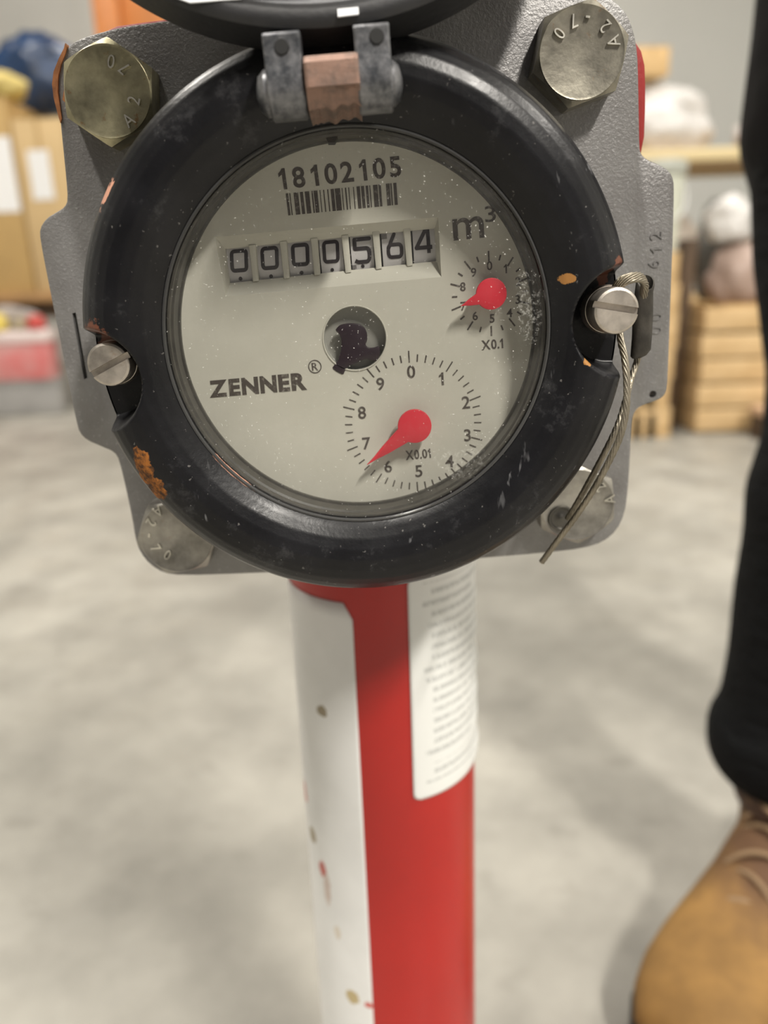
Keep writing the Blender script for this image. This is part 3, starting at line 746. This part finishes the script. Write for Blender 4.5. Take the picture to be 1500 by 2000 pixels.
def stripe_mat():
    k = NT('white_reflective_band')
    c = k.mix(k.ramp(k.noise(30, 3), .4, .7), (.78, .78, .77), (.72, .72, .71))
    for (x, y, r, col, w_) in ((629, 1388, (.0030, .004, .0030), (.28, .23, .15), .4), (612, 1628, (.003, .004, .005), (.33, .27, .17), .4), (632, 1697, (.003, .004, .005), (.50, .12, .10), .4),
                               (640, 1735, (.0022, .004, .010), (.58, .48, .43), .4), (689, 1945, (.004, .005, .005), (.48, .38, .20), .4), (598, 1545, (.003, .004, .006), (.60, .25, .22), .4),
                               (720, 1962, (.0025, .004, .002), (.55, .12, .1), .3), (660, 1820, (.002, .004, .004), (.66, .60, .52), .4)):
        a, z = cyl_hit(x, y); c = k.mix(k.spot((PR * math.cos(a), PR * math.sin(a), z), r, w_, 180), c, col)
    k.base(c); k.set(.4); return k.m
wrap('white_band', -PI - .9 + 0, aL, .02, zs, PR + .0002, stripe_mat(), na=60)
la0, _ = cyl_hit(797, 1200); _, lz0 = cyl_hit(815, 1562); _, lz1 = cyl_hit(820, 1125)
def label_mat():
    k = NT('printed_label'); uvn = k.new('ShaderNodeUVMap'); sep = k.new('ShaderNodeSeparateXYZ'); k.l(uvn.outputs[0], sep.inputs[0])
    U, V = sep.outputs[0], sep.outputs[1]
    row = k.math('MULTIPLY', V, 21); fr = k.math('FRACT', row); line = k.math('MULTIPLY', k.ramp(fr, .22, .34), k.ramp(fr, .78, .66))
    ri = k.math('FLOOR', row)
    wn = k.new('ShaderNodeTexNoise'); cmb = k.new('ShaderNodeCombineXYZ'); k.l(k.math('MULTIPLY', U, 55), cmb.inputs[0]); k.l(k.math('MULTIPLY', ri, 7.3), cmb.inputs[1]); k.l(k.math('MULTIPLY', fr, 1.3), cmb.inputs[2])
    k.l(cmb.outputs[0], wn.inputs['Vector']); wn.inputs['Scale'].default_value = 1.5; wn.inputs['Detail'].default_value = 1
    word = k.ramp(wn.outputs['Fac'], .36, .46)
    wn2 = k.new('ShaderNodeTexWhiteNoise', noise_dimensions='1D'); k.l(ri, wn2.inputs['W'])
    endu = k.ramp(wn2.outputs['Value'], 0, 1, .55, .93)
    indent = k.math('GREATER_THAN', U, k.ramp(wn2.outputs['Value'], .35, .5, .09, .15))
    inside = k.math('MULTIPLY', indent, k.math('LESS_THAN', U, endu)); inside = k.math('MULTIPLY', inside, k.math('GREATER_THAN', V, .07))
    blank = k.math('SUBTRACT', 1, k.math('MULTIPLY', k.math('GREATER_THAN', V, .16), k.math('LESS_THAN', V, .2)))
    inside = k.math('MULTIPLY', k.math('MULTIPLY', inside, blank), k.math('LESS_THAN', V, .97))
    k.base(k.mix(k.math('MULTIPLY', k.math('MULTIPLY', line, word), k.math('MULTIPLY', inside, .42)), (.76, .77, .75), (.18, .19, .19))); k.set(.45)
    return k.m
wrap('printed_label', la0, la0 + 1.62, lz0, lz1, PR + .0004, label_mat(), nz=90, na=50, round_=.0035,
     lift=lambda s, t: max(0, s - .55) ** 1.5 * .012 * (1 - t) * (.75 + .25 * math.sin(t * 30)) + max(0, s - .3) * .0005 * math.sin(t * 42))['label'] = 'white label printed with small grey lines of text'
# coupling between housing and pipe
cp = lathe_me('pipe_collar', [(.0455, .50), (.0485, .503), (.0485, .60), (.0455, .603)], 96)
pp('pipe_collar', cp, M_redcast)
bar = lathe_me('side_lever', [(.006, 0), (.006, .05), (.004, .054)], 20); bar.transform(Matrix.Translation((.040, .02, .475)) )
pp('side_lever', bar, simple('dark_red', (.24, .03, .03), .5))

# ------------------------------------------------------------------ wire seal hung on the screw
seal = empty('wire_seal', METER @ L3(1205, 607, .03), label='twisted steel cable and flat lead sleeve hanging from the right ring screw', cat='seal')
SI = Matrix.Translation(METER @ L3(1205, 607, .03)).inverted()
def sp(name, me, mat, smooth=60):
    me.transform(SI @ METER); return link(name, me, mat, seal, smooth=smooth)
M_cable = simple('steel_cable', (.36, .32, .25), .45, .7, var=.35, scale=150)
M_lead = simple('dull_lead', (.075, .068, .058), .5, .5, var=.45, scale=150, bump=.4, bscale=300, bdist=.0006)
front = smooth_path([L3(*p) for p in ((1209, 640, .024), (1213, 668, .027), (1220, 700, .030), (1224, 745, .032), (1223, 800, .033), (1212, 850, .033), (1190, 900, .031), (1160, 955, .028), (1125, 1008, .024), (1092, 1052, .020), (1058, 1098, .016))], 14)
sp('cable', tube_me('cable', front, .00092, 42, 7, 2600, .55), M_cable)
backc = smooth_path([L3(*p) for p in ((1248, 690, .014), (1242, 712, .014), (1232, 742, .017), (1221, 785, .022), (1206, 832, .026), (1182, 882, .026), (1151, 940, .024), (1126, 985, .021), (1108, 1014, .019))], 12)
sp('cable', tube_me('cable', backc, .00090, 42, 7, 2600, .55), M_cable)
for dx, r in ((-3, 0), (3, 1), (0, 2)):
    loop = smooth_path([L3(x + dx * (.4 + .3 * r), y + dx * 1.3, a) for x, y, a in ((1198, 585, .026), (1203, 563, .029), (1217, 549, .031), (1236, 542, .031), (1252, 543, .028), (1259, 554, .024), (1256, 575, .020))], 12)
    sp('cable_loop', tube_me('cable_loop', loop, .00085, 35, 7, 2600, .55), M_cable)
# frayed wires
v, f = [], []
for i in range(46):
    t = random.random(); p = L3(1206 + 30 * t + random.uniform(-4, 4), 553 - 10 * t + random.uniform(-5, 2), .031)
    d = Vector((random.uniform(-.6, .6), random.uniform(-.6, .2), random.uniform(.2, 1))).normalized() * random.uniform(.0006, .0016); s = Vector((.00008, 0, .00003))
    n = len(v); v += [p - s, p + s, p + d + s, p + d - s, p + Vector((0, .00012, 0))]; f += [(n, n + 1, n + 2, n + 3), (n, n + 4, n + 3), (n + 1, n + 4, n + 2)]
o = sp('frayed_wires', mesh('frayed_wires', v, f), simple('bright_wire', (.8, .76, .62), .35, .6), None); o['kind'] = 'stuff'
# lead sleeve: flattened tube open at its top
v, f = [], []; NSg = 32
rows = [(1262, 551, 17, .8, 0), (1261, 554, 18, .8, 0), (1258, 572, 18, .75, 0), (1256, 620, 20, .62, 0), (1254, 660, 20, .58, 0), (1252, 684, 20, .55, 0), (1247, 695, 16, .5, 0), (1243, 700, 8, .5, 0)]
for wall in (0, 1):
    seq = rows if not wall else rows[:3]
    base_i = len(v)
    for (x, y, w_, fl_, _) in seq:
        c = L3(x, y, .016); r = w_ / 1500 * .24
        for i in range(NSg):
            an = 2 * PI * i / NSg; rr_ = r * (.82 if wall else 1)
            v.append(c + Vector((rr_ * math.cos(an) * (1 + .05 * math.sin(3 * an)), rr_ * fl_ * math.sin(an), (.0022 * math.sin(an) if y < 556 else 0))))
    for j in range(len(seq) - 1):
        for i in range(NSg): k_ = (i + 1) % NSg; q = (base_i + j * NSg + i, base_i + j * NSg + k_, base_i + (j + 1) * NSg + k_, base_i + (j + 1) * NSg + i); f.append(q if not wall else q[::-1])
    if not wall: f.append(tuple(base_i + (len(seq) - 1) * NSg + i for i in range(NSg)))
    else:
        for i in range(NSg): k_ = (i + 1) % NSg; f.append((i, k_, base_i + k_, base_i + i))
sp('lead_sleeve', mesh('lead_sleeve', v, f), M_lead, 50)

# ------------------------------------------------------------------ the person standing on the right
def loft(bm_v, bm_f, secs, seg=28):
    """secs: (centre, u-axis vector, v-axis vector) ellipses"""
    b = len(bm_v)
    for c, u, w_ in secs:
        for i in range(seg):
            a = 2 * PI * i / seg; bm_v.append(Vector(c) + Vector(u) * math.cos(a) + Vector(w_) * math.sin(a))
    for j in range(len(secs) - 1):
        for i in range(seg): k_ = (i + 1) % seg; bm_f.append((b + j * seg + i, b + j * seg + k_, b + (j + 1) * seg + k_, b + (j + 1) * seg + i))
    bm_f.append(tuple(b + i for i in range(seg))[::-1]); bm_f.append(tuple(b + (len(secs) - 1) * seg + i for i in range(seg)))
def vsec(x, y, z, rx, ry): return ((x, y, z), (rx, 0, 0), (0, ry, 0))
man = empty('person', (.47, .66, 0), label='person in black trousers, long black jacket and tan work boots, hands in pockets', cat='person')
MO = Matrix.Translation((-.47, -.66, 0))
def pm(name, v, f, mat, vox=None, it=4, parent=None):
    me = fixn(mesh(name, [MO @ Vector(p) for p in v], f)); o = link(name, me, mat, parent or man)
    if vox:
        remesh(o, vox, it)
        if not o.data.materials: o.data.materials.append(mat)
    for p in o.data.polygons: p.use_smooth = True
    return o
k = NT('black_trouser_cloth'); k.base((.005, .0055, .006)); k.set(.85, 0, .12); k.bump(k.noise(28, 4, .6, (1, 1, 2.2)), .6, .012); M_trs = k.m
M_jkt = simple('black_jacket_cloth', (.004, .004, .005), .8, bump=.5, bscale=12, bdist=.012, spec=.2)
k = NT('tan_nubuck')
c = k.mix(k.ramp(k.noise(14, 4), .35, .65), (.27, .15, .045), (.16, .088, .028))
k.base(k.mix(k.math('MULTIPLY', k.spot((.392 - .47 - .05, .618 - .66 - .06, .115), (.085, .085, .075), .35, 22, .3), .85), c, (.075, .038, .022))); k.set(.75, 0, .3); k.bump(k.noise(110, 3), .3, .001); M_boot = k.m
M_bootd = simple('dark_brown_collar', (.085, .045, .028), .7, var=.3, scale=30)
M_sole = simple('dark_rubber', (.03, .022, .016), .7)
M_lace = simple('brown_lace', (.20, .13, .07), .8)
M_skin = simple('skin', (.52, .32, .23), .5)
M_hair = simple('dark_hair', (.02, .015, .012), .6)
# trousers
v, f = [], []
loft(v, f, [vsec(.371, .622, .150, .050, .058), vsec(.373, .622, .172, .064, .070), vsec(.372, .622, .205, .065, .070), vsec(.376, .622, .222, .059, .066), vsec(.381, .62, .27, .061, .068), vsec(.384, .62, .336, .064, .072),
            vsec(.386, .612, .39, .067, .074), vsec(.388, .608, .436, .073, .078), vsec(.402, .612, .48, .074, .080), vsec(.415, .622, .53, .084, .088), vsec(.412, .64, .62, .092, .098), vsec(.41, .655, .74, .098, .108), vsec(.42, .66, .86, .100, .115)])
loft(v, f, [vsec(.60, .72, .135, .056, .062), vsec(.60, .72, .20, .058, .066), vsec(.595, .715, .336, .064, .072), vsec(.59, .70, .46, .073, .080), vsec(.565, .69, .60, .088, .094), vsec(.545, .68, .74, .098, .108), vsec(.525, .67, .86, .100, .115)])
loft(v, f, [vsec(.475, .665, .80, .13, .10), vsec(.475, .665, .88, .165, .115), vsec(.475, .66, 1.02, .155, .11)])
pm('trousers', v, f, M_trs, .007, 5)
# jacket with arms going into its pockets
v, f = [], []
loft(v, f, [vsec(.505, .66, .590, .145, .12), vsec(.505, .66, .61, .158, .135), vsec(.505, .66, .66, .174, .145), vsec(.496, .66, .715, .188, .150), vsec(.494, .66, .80, .182, .148), vsec(.49, .66, .95, .178, .140), vsec(.475, .66, 1.15, .190, .135), vsec(.475, .66, 1.33, .205, .125), vsec(.475, .66, 1.42, .15, .095), vsec(.475, .66, 1.47, .075, .07)])
for s in (-1, 1):
    X = lambda d: .475 + s * d
    P = [((X(.17), .66, 1.38), .070), ((X(.235), .67, 1.30), .062), ((X(.265), .70, 1.16), .055), ((X(.275), .70, 1.06), .052), ((X(.24), .62, .98), .048), ((X(.19), .56, .90), .046), ((X(.15), .55, .85), .04)]
    loft(v, f, [(c, (r, 0, 0), (0, r * .95, r * .3)) for c, r in P])
pm('jacket', v, f, M_jkt, .011, 5)
# body: head and neck in one surface
v, f = [], []
hx, hy = .475, .63
loft(v, f, [vsec(.475, .66, 1.40, .07, .06), vsec(.475, .66, 1.50, .057, .06), vsec(hx, .65, 1.56, .055, .06), vsec(hx, .63, 1.58, .05, .075), vsec(hx, .625, 1.62, .066, .09), vsec(hx, .63, 1.67, .074, .098), vsec(hx, .635, 1.72, .077, .1), vsec(hx, .64, 1.77, .070, .09), vsec(hx, .645, 1.80, .045, .06), vsec(hx, .645, 1.81, .01, .02)])
loft(v, f, [((hx, .545, 1.70), (.008, 0, 0), (0, .008, 0)), ((hx, .53, 1.66), (.013, 0, 0), (0, .014, 0)), ((hx, .525, 1.645), (.015, 0, 0), (0, .014, 0)), ((hx, .54, 1.637), (.01, 0, 0), (0, .008, 0))], 14)
for s in (-1, 1): loft(v, f, [((hx + s * .074, .645, 1.64), (.004, 0, 0), (0, .010, 0)), ((hx + s * .082, .645, 1.67), (.007, 0, 0), (0, .018, 0)), ((hx + s * .084, .65, 1.695), (.006, 0, 0), (0, .016, 0))], 12)
pm('body', v, f, M_skin, .005, 3)
for s in (-1, 1):
    me = lathe_me('eye', [(.0002, -.012), (.008, -.009), (.012, 0), (.008, .009), (.0002, .012)], 16, (False, False)); me.transform(MO @ Matrix.Translation((hx + s * .03, .548, 1.685))); link('eye', me, simple('eye_white', (.7, .7, .7), .2), man, smooth=80)
v, f = [], []; loft(v, f, [((hx - .024, .538, 1.608), (.002, 0, 0), (0, .006, .002)), ((hx, .531, 1.609), (.002, 0, 0), (0, .007, .006)), ((hx + .024, .538, 1.608), (.002, 0, 0), (0, .006, .002))], 10)
pm('mouth', v, f, simple('lips', (.42, .18, .15), .5))
v, f = [], []; loft(v, f, [vsec(hx, .675, 1.60, .07, .065), vsec(hx, .67, 1.66, .083, .085), vsec(hx, .655, 1.73, .086, .105), vsec(hx, .65, 1.79, .075, .092), vsec(hx, .65, 1.825, .04, .05)])
pm('hair', v, f, M_hair, .008, 3)
def boot(ax, ay, dx, dy, name='boot'):
    d = Vector((dx, dy, 0)).normalized(); n = Vector((-d.y, d.x, 0)); A = Vector((ax, ay, 0))
    v, f = [], []
    S = [(-.088, .018, .05), (-.08, .031, .085), (-.06, .038, .11), (-.03, .040, .13), (0, .040, .145), (.035, .041, .138), (.07, .044, .115), (.10, .049, .098), (.135, .053, .085), (.165, .053, .076), (.19, .048, .068), (.212, .036, .056), (.224, .016, .042)]
    secs = [(A + d * s * 1.14 + Vector((0, 0, .02 + (h - .02) * .42)), n * w_ * 1.06, Vector((0, 0, (h - .02) * .58))) for s, w_, h in S]
    loft(v, f, secs, 28)
    loft(v, f, [(A + d * (.004 - .02 * (z - .06)) + Vector((0, 0, z)), n * r, d * (r * q)) for z, r, q in ((.05, .042, 1.35), (.09, .044, 1.3), (.12, .046, 1.2), (.15, .049, 1.15), (.172, .051, 1.12))], 28)
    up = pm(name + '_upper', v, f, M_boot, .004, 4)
    v, f = [], []
    prof_ = [(-.096, .016), (-.088, .032), (-.06, .043), (-.02, .042), (.03, .042), (.07, .048), (.12, .058), (.165, .059), (.195, .053), (.218, .038), (.232, .016)]
    ol = [A + d * s * 1.12 + n * w_ * .97 for s, w_ in prof_] + [A + d * s * 1.12 - n * w_ * .97 for s, w_ in reversed(prof_)]
    m = len(ol); v = [p + Vector((0, 0, z)) for z in (0, .028) for p in ol]
    f = [(i, (i + 1) % m, m + (i + 1) % m, m + i) for i in range(m)] + [tuple(range(m))[::-1], tuple(range(m, 2 * m))]
    pm(name + '_sole', v, f, M_sole)
    v, f = [], []
    loft(v, f, [(A + d * .004 + Vector((0, 0, z)), n * r, d * (r * 1.12)) for z, r in ((.128, .0505), (.135, .0535), (.165, .055), (.175, .052))], 28)
    pm(name + '_collar', v, f, M_bootd)
    for i in range(5):
        s = .048 + .019 * i; h = .139 - .0125 * i
        pts = [A + d * (s + t * .010 * (1 if i % 2 else -1)) + n * (t * .026) + Vector((0, 0, h + .004 - abs(t) ** 2 * .018)) for t in (-1, -.6, -.2, .2, .6, 1)]
        me = tube_me('lace', [MO @ p for p in smooth_path(pts, 3)], .0026, 8); link('lace', me, M_lace, man, smooth=80)
    pts = [A + d * (.03 + .01 * math.sin(3 * t)) + n * (.02 * math.cos(t) * (1 + t * .2)) + Vector((0, 0, .150 + .006 * math.sin(t * 2))) + d * (.03 * abs(math.sin(t))) for t in [q * PI / 6 for q in range(13)]]
    me = tube_me('lace', [MO @ p for p in smooth_path(pts, 3)], .0024, 8); link('lace', me, M_lace, man, smooth=80)
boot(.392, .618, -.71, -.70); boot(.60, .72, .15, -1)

# ------------------------------------------------------------------ stores behind the meter
M_wood = simple('raw_pine', (.66, .47, .25), .7, var=.18, scale=9, col2=(.56, .38, .185))
M_wood2 = simple('pinkish_pine', (.64, .43, .28), .7, var=.15, scale=6)
M_wdark = simple('dark_timber', (.09, .055, .03), .75, var=.3, scale=12)
M_card = simple('brown_cardboard', (.50, .33, .13), .75, var=.12, scale=4)
M_card2 = simple('light_cardboard', (.60, .43, .22), .75, var=.1, scale=4)
M_paper = simple('white_paper', (.80, .80, .80), .6)
M_tape = simple('packing_tape', (.42, .27, .11), .3)
M_wplast = simple('white_plastic_film', (.72, .70, .68), .4, var=.12, scale=12, bump=.7, bscale=18, bdist=.03)
def crate(name, x, y, rz, w_, d_, z0, n, hs, mat, label, group=None, gap=.008):
    """slatted timber crate: slats on four sides, corner posts, a board floor"""
    t = empty(name, (x, y, z0), rz, label=label, cat='crate', group=group)
    h = n * (hs + gap)
    for j in range(n):
        z = j * (hs + gap) + gap; jit = random.uniform(-.004, .004)
        box('slat', (0 + jit, 0, z), (w_ + jit, .02, z + hs), mat, t, .002); box('slat', (0, d_ - .02, z), (w_, d_, z + hs), mat, t)
        box('slat', (0, .022, z), (.02, d_ - .022, z + hs), mat, t); box('slat', (w_ - .02, .022, z), (w_, d_ - .022, z + hs), mat, t)
    for px_ in (.021, w_ - .061):
        for py_ in (.021, d_ - .061): box('corner_post', (px_, py_, 0), (px_ + .04, py_ + .04, h), M_wdark, t)
    box('crate_floor', (.021, .021, .01), (w_ - .021, d_ - .021, .03), mat, t)
    return t
def pallet(x, y, rz, z0, mat, label, group=None, w_=.6, d_=.8):
    t = empty('pallet', (x, y, z0), rz, label=label, cat='pallet', group=group)
    for i in range(3):
        X = (w_ - .09) * i / 2
        box('bottom_board', (X, 0, 0), (X + .09, d_, .018), mat, t)
        for j in range(3): Y = (d_ - .1) * j / 2; box('block', (X, Y + .002, .018), (X + .09, Y + .1, .09), mat, t, .003)
    for j in range(6): Y = (d_ - .11) * j / 5; box('deck_board', (0, Y, .09), (w_, Y + .105, .11), mat, t, .002)
    return t
# right: first stack, half behind the meter
pallet(.93, 2.86, 0, 0, M_wood, 'lowest pallet of the pine stack just right of the meter', 'pine pallets right of the meter', .20, .6)
for i in range(1, 6):
    pallet(.93 + random.uniform(-.012, .012), 2.86, 0, i * .112, M_wood, ['', 'second pallet up in the stack just right of the meter', 'third pallet up in the stack just right of the meter',
        'fourth pallet up in the stack just right of the meter', 'fifth pallet up in the stack just right of the meter', 'topmost pallet of the stack, under the pale bucket'][i], 'pine pallets right of the meter', .20, .6)
# second: crates
crate('slatted_crate', 1.24, 2.90, -.05, .62, .55, 0, 2, .085, M_wood, 'lowest slatted pine crate beside the black trouser leg')
crate('slatted_crate', 1.245, 2.90, -.05, .62, .55, .187, 2, .085, M_wood, 'middle slatted pine crate beside the black trouser leg')
crate('slatted_crate', 1.25, 2.90, -.05, .62, .55, .374, 1, .085, M_wood, 'topmost shallow pine crate beside the black trouser leg', gap=.01)
box_ = empty('timber_offcut', (1.42, 2.70, 0), .05, label='pale pinkish board end on the floor before the crates', cat='timber')
box('offcut_block', (0, 0, 0), (.07, .12, .085), M_wdark, box_, .003); box('offcut_block', (.3, 0, 0), (.37, .12, .085), M_wdark, box_, .003); box('offcut_board', (0, 0, .085), (.42, .14, .115), M_wood2, box_, .004)
o = empty('gap_shade_beam', (1.145, 3.0, 0), .0, label='dark beam-shaped filler added for the shade in the gap between the two pine stacks', cat='beam')  # added dark shape, stands for the shade between the stacks
bm_ = box('beam', (0, 0, .03), (.05, .09, .72), M_wdark, o, .004); bm_.rotation_euler = (0, .07, 0)
box('gap_shade_foot', (-.005, .0, 0), (.065, .12, .03), M_wdark, o, .003)
# bucket on the first stack
bk = empty('bucket', (1.085, 3.02, .674), 0, label='pale grey-green plastic bucket with a lid on the pallet stack', cat='bucket')
M_bkt = simple('pale_bucket_plastic', (.60, .62, .52), .4)
link('pail', lathe_me('pail', [(.070, 0), (.074, .004), (.088, .26), (.088, .275), (.082, .275)], 40), M_bkt, bk, smooth=40)
link('bucket_lid', lathe_me('bucket_lid', [(.094, .262), (.096, .266), (.096, .305), (.091, .312), (.02, .312)], 40), simple('grey_green_lid', (.40, .41, .36), .4), bk, smooth=40)
hd = tube_me('handle', smooth_path([(-.094, 0, .25), (-.09, -.04, .17), (-.05, -.085, .12), (0, -.092, .11), (.05, -.085, .12), (.09, -.04, .17), (.094, 0, .25)], 4), .003, 8); link('handle', hd, M_white_metal, bk, smooth=80)
def bag(name, c, r, mat, label, cat='bag', seed=0, sq=(1, 1, 1), group=None):
    rnd = random.Random(seed); bm = bmesh.new(); bmesh.ops.create_icosphere(bm, subdivisions=4, radius=1)
    from mathutils import noise
    for q in bm.verts:
        p = q.co.copy(); s = 1 + .22 * noise.noise(p * 1.7 + Vector((seed, 0, 0))) + .10 * noise.noise(p * 5 + Vector((0, seed, 0))) + .04 * noise.noise(p * 11)
        p = p * s; p.z = max(p.z, -.72); q.co = Vector((p.x * r * sq[0], p.y * r * sq[1], (p.z + .72) * r * sq[2]))
    me = bpy.data.meshes.new(name); bm.to_mesh(me); bm.free()
    o = link(name, me, mat, smooth=80); o.location = c; tag(o, label, cat, group); return o
bag('plastic_bag', (1.37, 3.06, .705), .075, M_wplast, 'white crumpled plastic bag lying on the pinkish grey sack', seed=3, sq=(1.15, 1, 1.25))
bag('dark_bag', (1.47, 3.33, .478), .09, simple('dark_grey_film', (.08, .075, .065), .5, var=.3, scale=9), 'dark grey bag behind the white crumpled bag', seed=5, sq=(1.1, .9, 2.6))
bag('pink_grey_bag', (1.45, 3.06, .477), .105, simple('pinkish_film', (.42, .31, .26), .5, var=.2, scale=9), 'pinkish grey sack on the slatted crates, under the white bag', seed=9, sq=(1.3, .9, 1.25))
# farther back right: tall pallet of wrapped goods
t = empty('storage_rack', (1.42, 4.5, 0), 0, label='low steel rack with a yellow beam behind the bucket', cat='rack')
M_ybeam = simple('yellow_beam_paint', (.70, .57, .32), .45); M_steel = simple('grey_steel', (.35, .35, .35), .4, .5)
for x in (0, 1.5):
    for y in (0, .7): box('upright', (x, y, 0), (x + .06, y + .06, 1.22), M_steel, t, .004)
box('front_beam', (0, -.03, 1.16), (1.56, 0, 1.225), M_ybeam, t, .004); box('rear_beam', (0, .76, 1.16), (1.56, .79, 1.225), M_ybeam, t, .004); box('shelf', (0, 0, 1.18), (1.56, .76, 1.215), M_wood, t)
box('lower_shelf', (0, 0, .42), (1.56, .76, .46), M_wood, t)
bag('wrapped_bundle', (1.72, 4.8, 1.216), .25, M_wplast, 'white film-wrapped bundle on the rack right of the meter', 'bundle', 12, (1.1, 1, .85))
bag('wrapped_bundle', (2.55, 4.85, 1.216), .28, simple('pale_pink_film', (.66, .60, .57), .5, var=.15, scale=8, bump=.5, bscale=14, bdist=.03), 'pale pink film-wrapped bundle on the rack, nearest the person', 'bundle', 21, (1.3, 1, .55))
def carton(x, y, z, rz, w_, d_, h, mat, label, labels=(), name='carton', group=None):
    t = empty(name, (x, y, z), rz, label=label, cat='box', group=group)
    b = box('carton_body', (0, 0, 0), (w_, d_, h), mat, t, .006)
    box('lid_flap', (.002, .002, h), (w_ - .002, d_ / 2 - .002, h + .004), mat, t); box('lid_flap', (.002, d_ / 2 + .002, h), (w_ - .002, d_ - .002, h + .004), mat, t)
    box('tape', (w_ * .47, -.0012, h * .72), (w_ * .53, -.0002, h), M_tape, t)
    for (x0, z0, x1, z1) in labels: box('paper_label', (x0, -.0022, z0), (x1, -.0012, z1), M_paper, t)
    return t
carton(1.50, 4.66, 1.62, .1, .20, .25, .14, simple('orange_board', (.62, .42, .20), .7), 'small orange-brown carton on top of the white wrapped bundle')
for i, (x, z, r, c, lb) in enumerate(((1.75, .461, .27, (.60, .53, .46), 'pale greyish sack on the lower rack shelf, left'), (2.5, .461, .29, (.50, .40, .33), 'brown sack on the lower rack shelf, right'))):
    bag('sack', (x, 4.85, z), r, simple('sackcloth', c, .8, var=.3, scale=8), lb, 'sack', 31 + i, (1, 1, 1))
# left: bench with cartons, blue sack, orange rack post
t = empty('bench', (-3.1, 4.17, 0), .03, label='low dark timber bench carrying the cartons on the left', cat='bench')
box('bench_top', (0, 0, .56), (1.62, .9, .61), simple('brown_board', (.42, .24, .10), .7, var=.3, scale=5), t, .006)
for x in (.05, 1.50):
    for y in (.05, .78): box('leg', (x, y, 0), (x + .07, y + .07, .56), M_wdark, t, .004)
box('rail', (.1, .06, .48), (1.5, .09, .56), M_wdark, t)
carton(-2.72, 4.20, .61, .05, .98, .7, .93, M_card, 'large brown carton with a white paper label at the left edge', ((.72, .40, .97, .75),))
t = carton(-1.73, 4.24, .61, -.10, .26, .6, .82, M_card2, 'narrow upright carton with white labels, next to the flange', ((.06, .45, .17, .68), (.10, .12, .22, .26)))
bag('blue_sack', (-1.74, 4.78, 1.545), .29, simple('dark_blue_film', (.022, .055, .14), .3, var=.6, scale=8, bump=.5, bscale=14, bdist=.03), 'dark blue plastic sack on top of the large carton', 'sack', 4, (.95, .7, .80))
bag('yellow_bundle', (-1.80, 4.33, 1.545), .12, simple('yellow_film', (.66, .52, .17), .5, var=.2, scale=10), 'yellow bundle lying on the large carton before the blue sack', 'bundle', 8, (1.2, .8, .6))
# orange rack frame
t = empty('orange_rack_frame', (-1.66, 5.6, 0), 0, label='orange pallet-rack upright frame against the grey wall', cat='rack')
M_or = simple('orange_rack_paint', (.66, .23, .05), .45, var=.2, scale=8)
box('upright', (0, 0, 0), (.16, .1, 3.2), M_or, t, .006); box('upright', (.19, .5, 0), (.35, .6, 3.2), M_or, t, .006); box('upright_panel', (.17, .05, 1.6), (.46, .08, 3.1), M_or, t, .004)
for z in (.5, 1.2, 1.9, 2.6): box('brace', (.1, .1, z), (.14, .5, z + .04), M_or, t)
for x, y in ((-.03, -.03), (.16, .47)): box('foot_plate', (x, y, 0), (x + .22, y + .16, .01), M_steel, t)
# red crate below the bench front, added grey box for the shadow under it
t = empty('shadow_box', (-2.75, 4.0, 0), .03, label='grey box added for the shadow on the floor under the red tray', cat='box')
M_gp = simple('shadow_grey', (.36, .35, .34), .5, var=.2, scale=6)
box('shadow_box_body', (0, 0, 0), (1.13, .1, .175), M_gp, t, .01); box('shadow_box_rim', (-.01, -.01, .16), (1.14, .11, .18), M_gp, t, .004)
t = empty('red_tray', (-2.75, 3.98, .1805), .03, label='red plastic tray with a thick white rim on the added grey box', cat='tray')
M_rp = simple('pinkish_red_plastic', (.62, .14, .14), .4, var=.35, scale=5, col2=(.60, .38, .36)); M_wr = simple('pale_pink_rim', (.78, .66, .64), .4)
box('tray_body', (0, 0, 0), (1.12, .13, .19), M_rp, t, .01); box('tray_rim', (-.01, -.01, .19), (1.13, .14, .25), M_wr, t, .01)
for i, (x, r, c, lb) in enumerate(((-1.98, .045, (.62, .06, .04), 'round red cap on the red tray, at the left edge'), (-1.88, .055, (.72, .56, .12), 'round yellow cap on the red tray'), (-1.76, .038, (.34, .28, .18), 'brownish cap on the red tray right of the yellow one'), (-1.68, .045, (.50, .06, .05), 'dark red cap on the red tray, next to the flange'))):
    me = lathe_me('valve_cap', [(r * .7, 0), (r, .008), (r, r * 1.0), (r * .75, r * 1.45), (r * .3, r * 1.6)], 24); o = link('valve_cap', me, simple('cap_colour', c, .4), smooth=40, loc=(x, 4.03 + (x + 2) * .03, .4316)); tag(o, lb, 'cap', 'caps on the red tray')
bag('grey_bundle', (-1.85, 4.1, .0), .085, simple('grey_pink_film', (.42, .37, .34), .6, var=.3, scale=14), 'greyish pink bundle behind the caps', 'bundle', 15, (2.0, .2, .8)).location = (-1.86, 4.105, .4316)
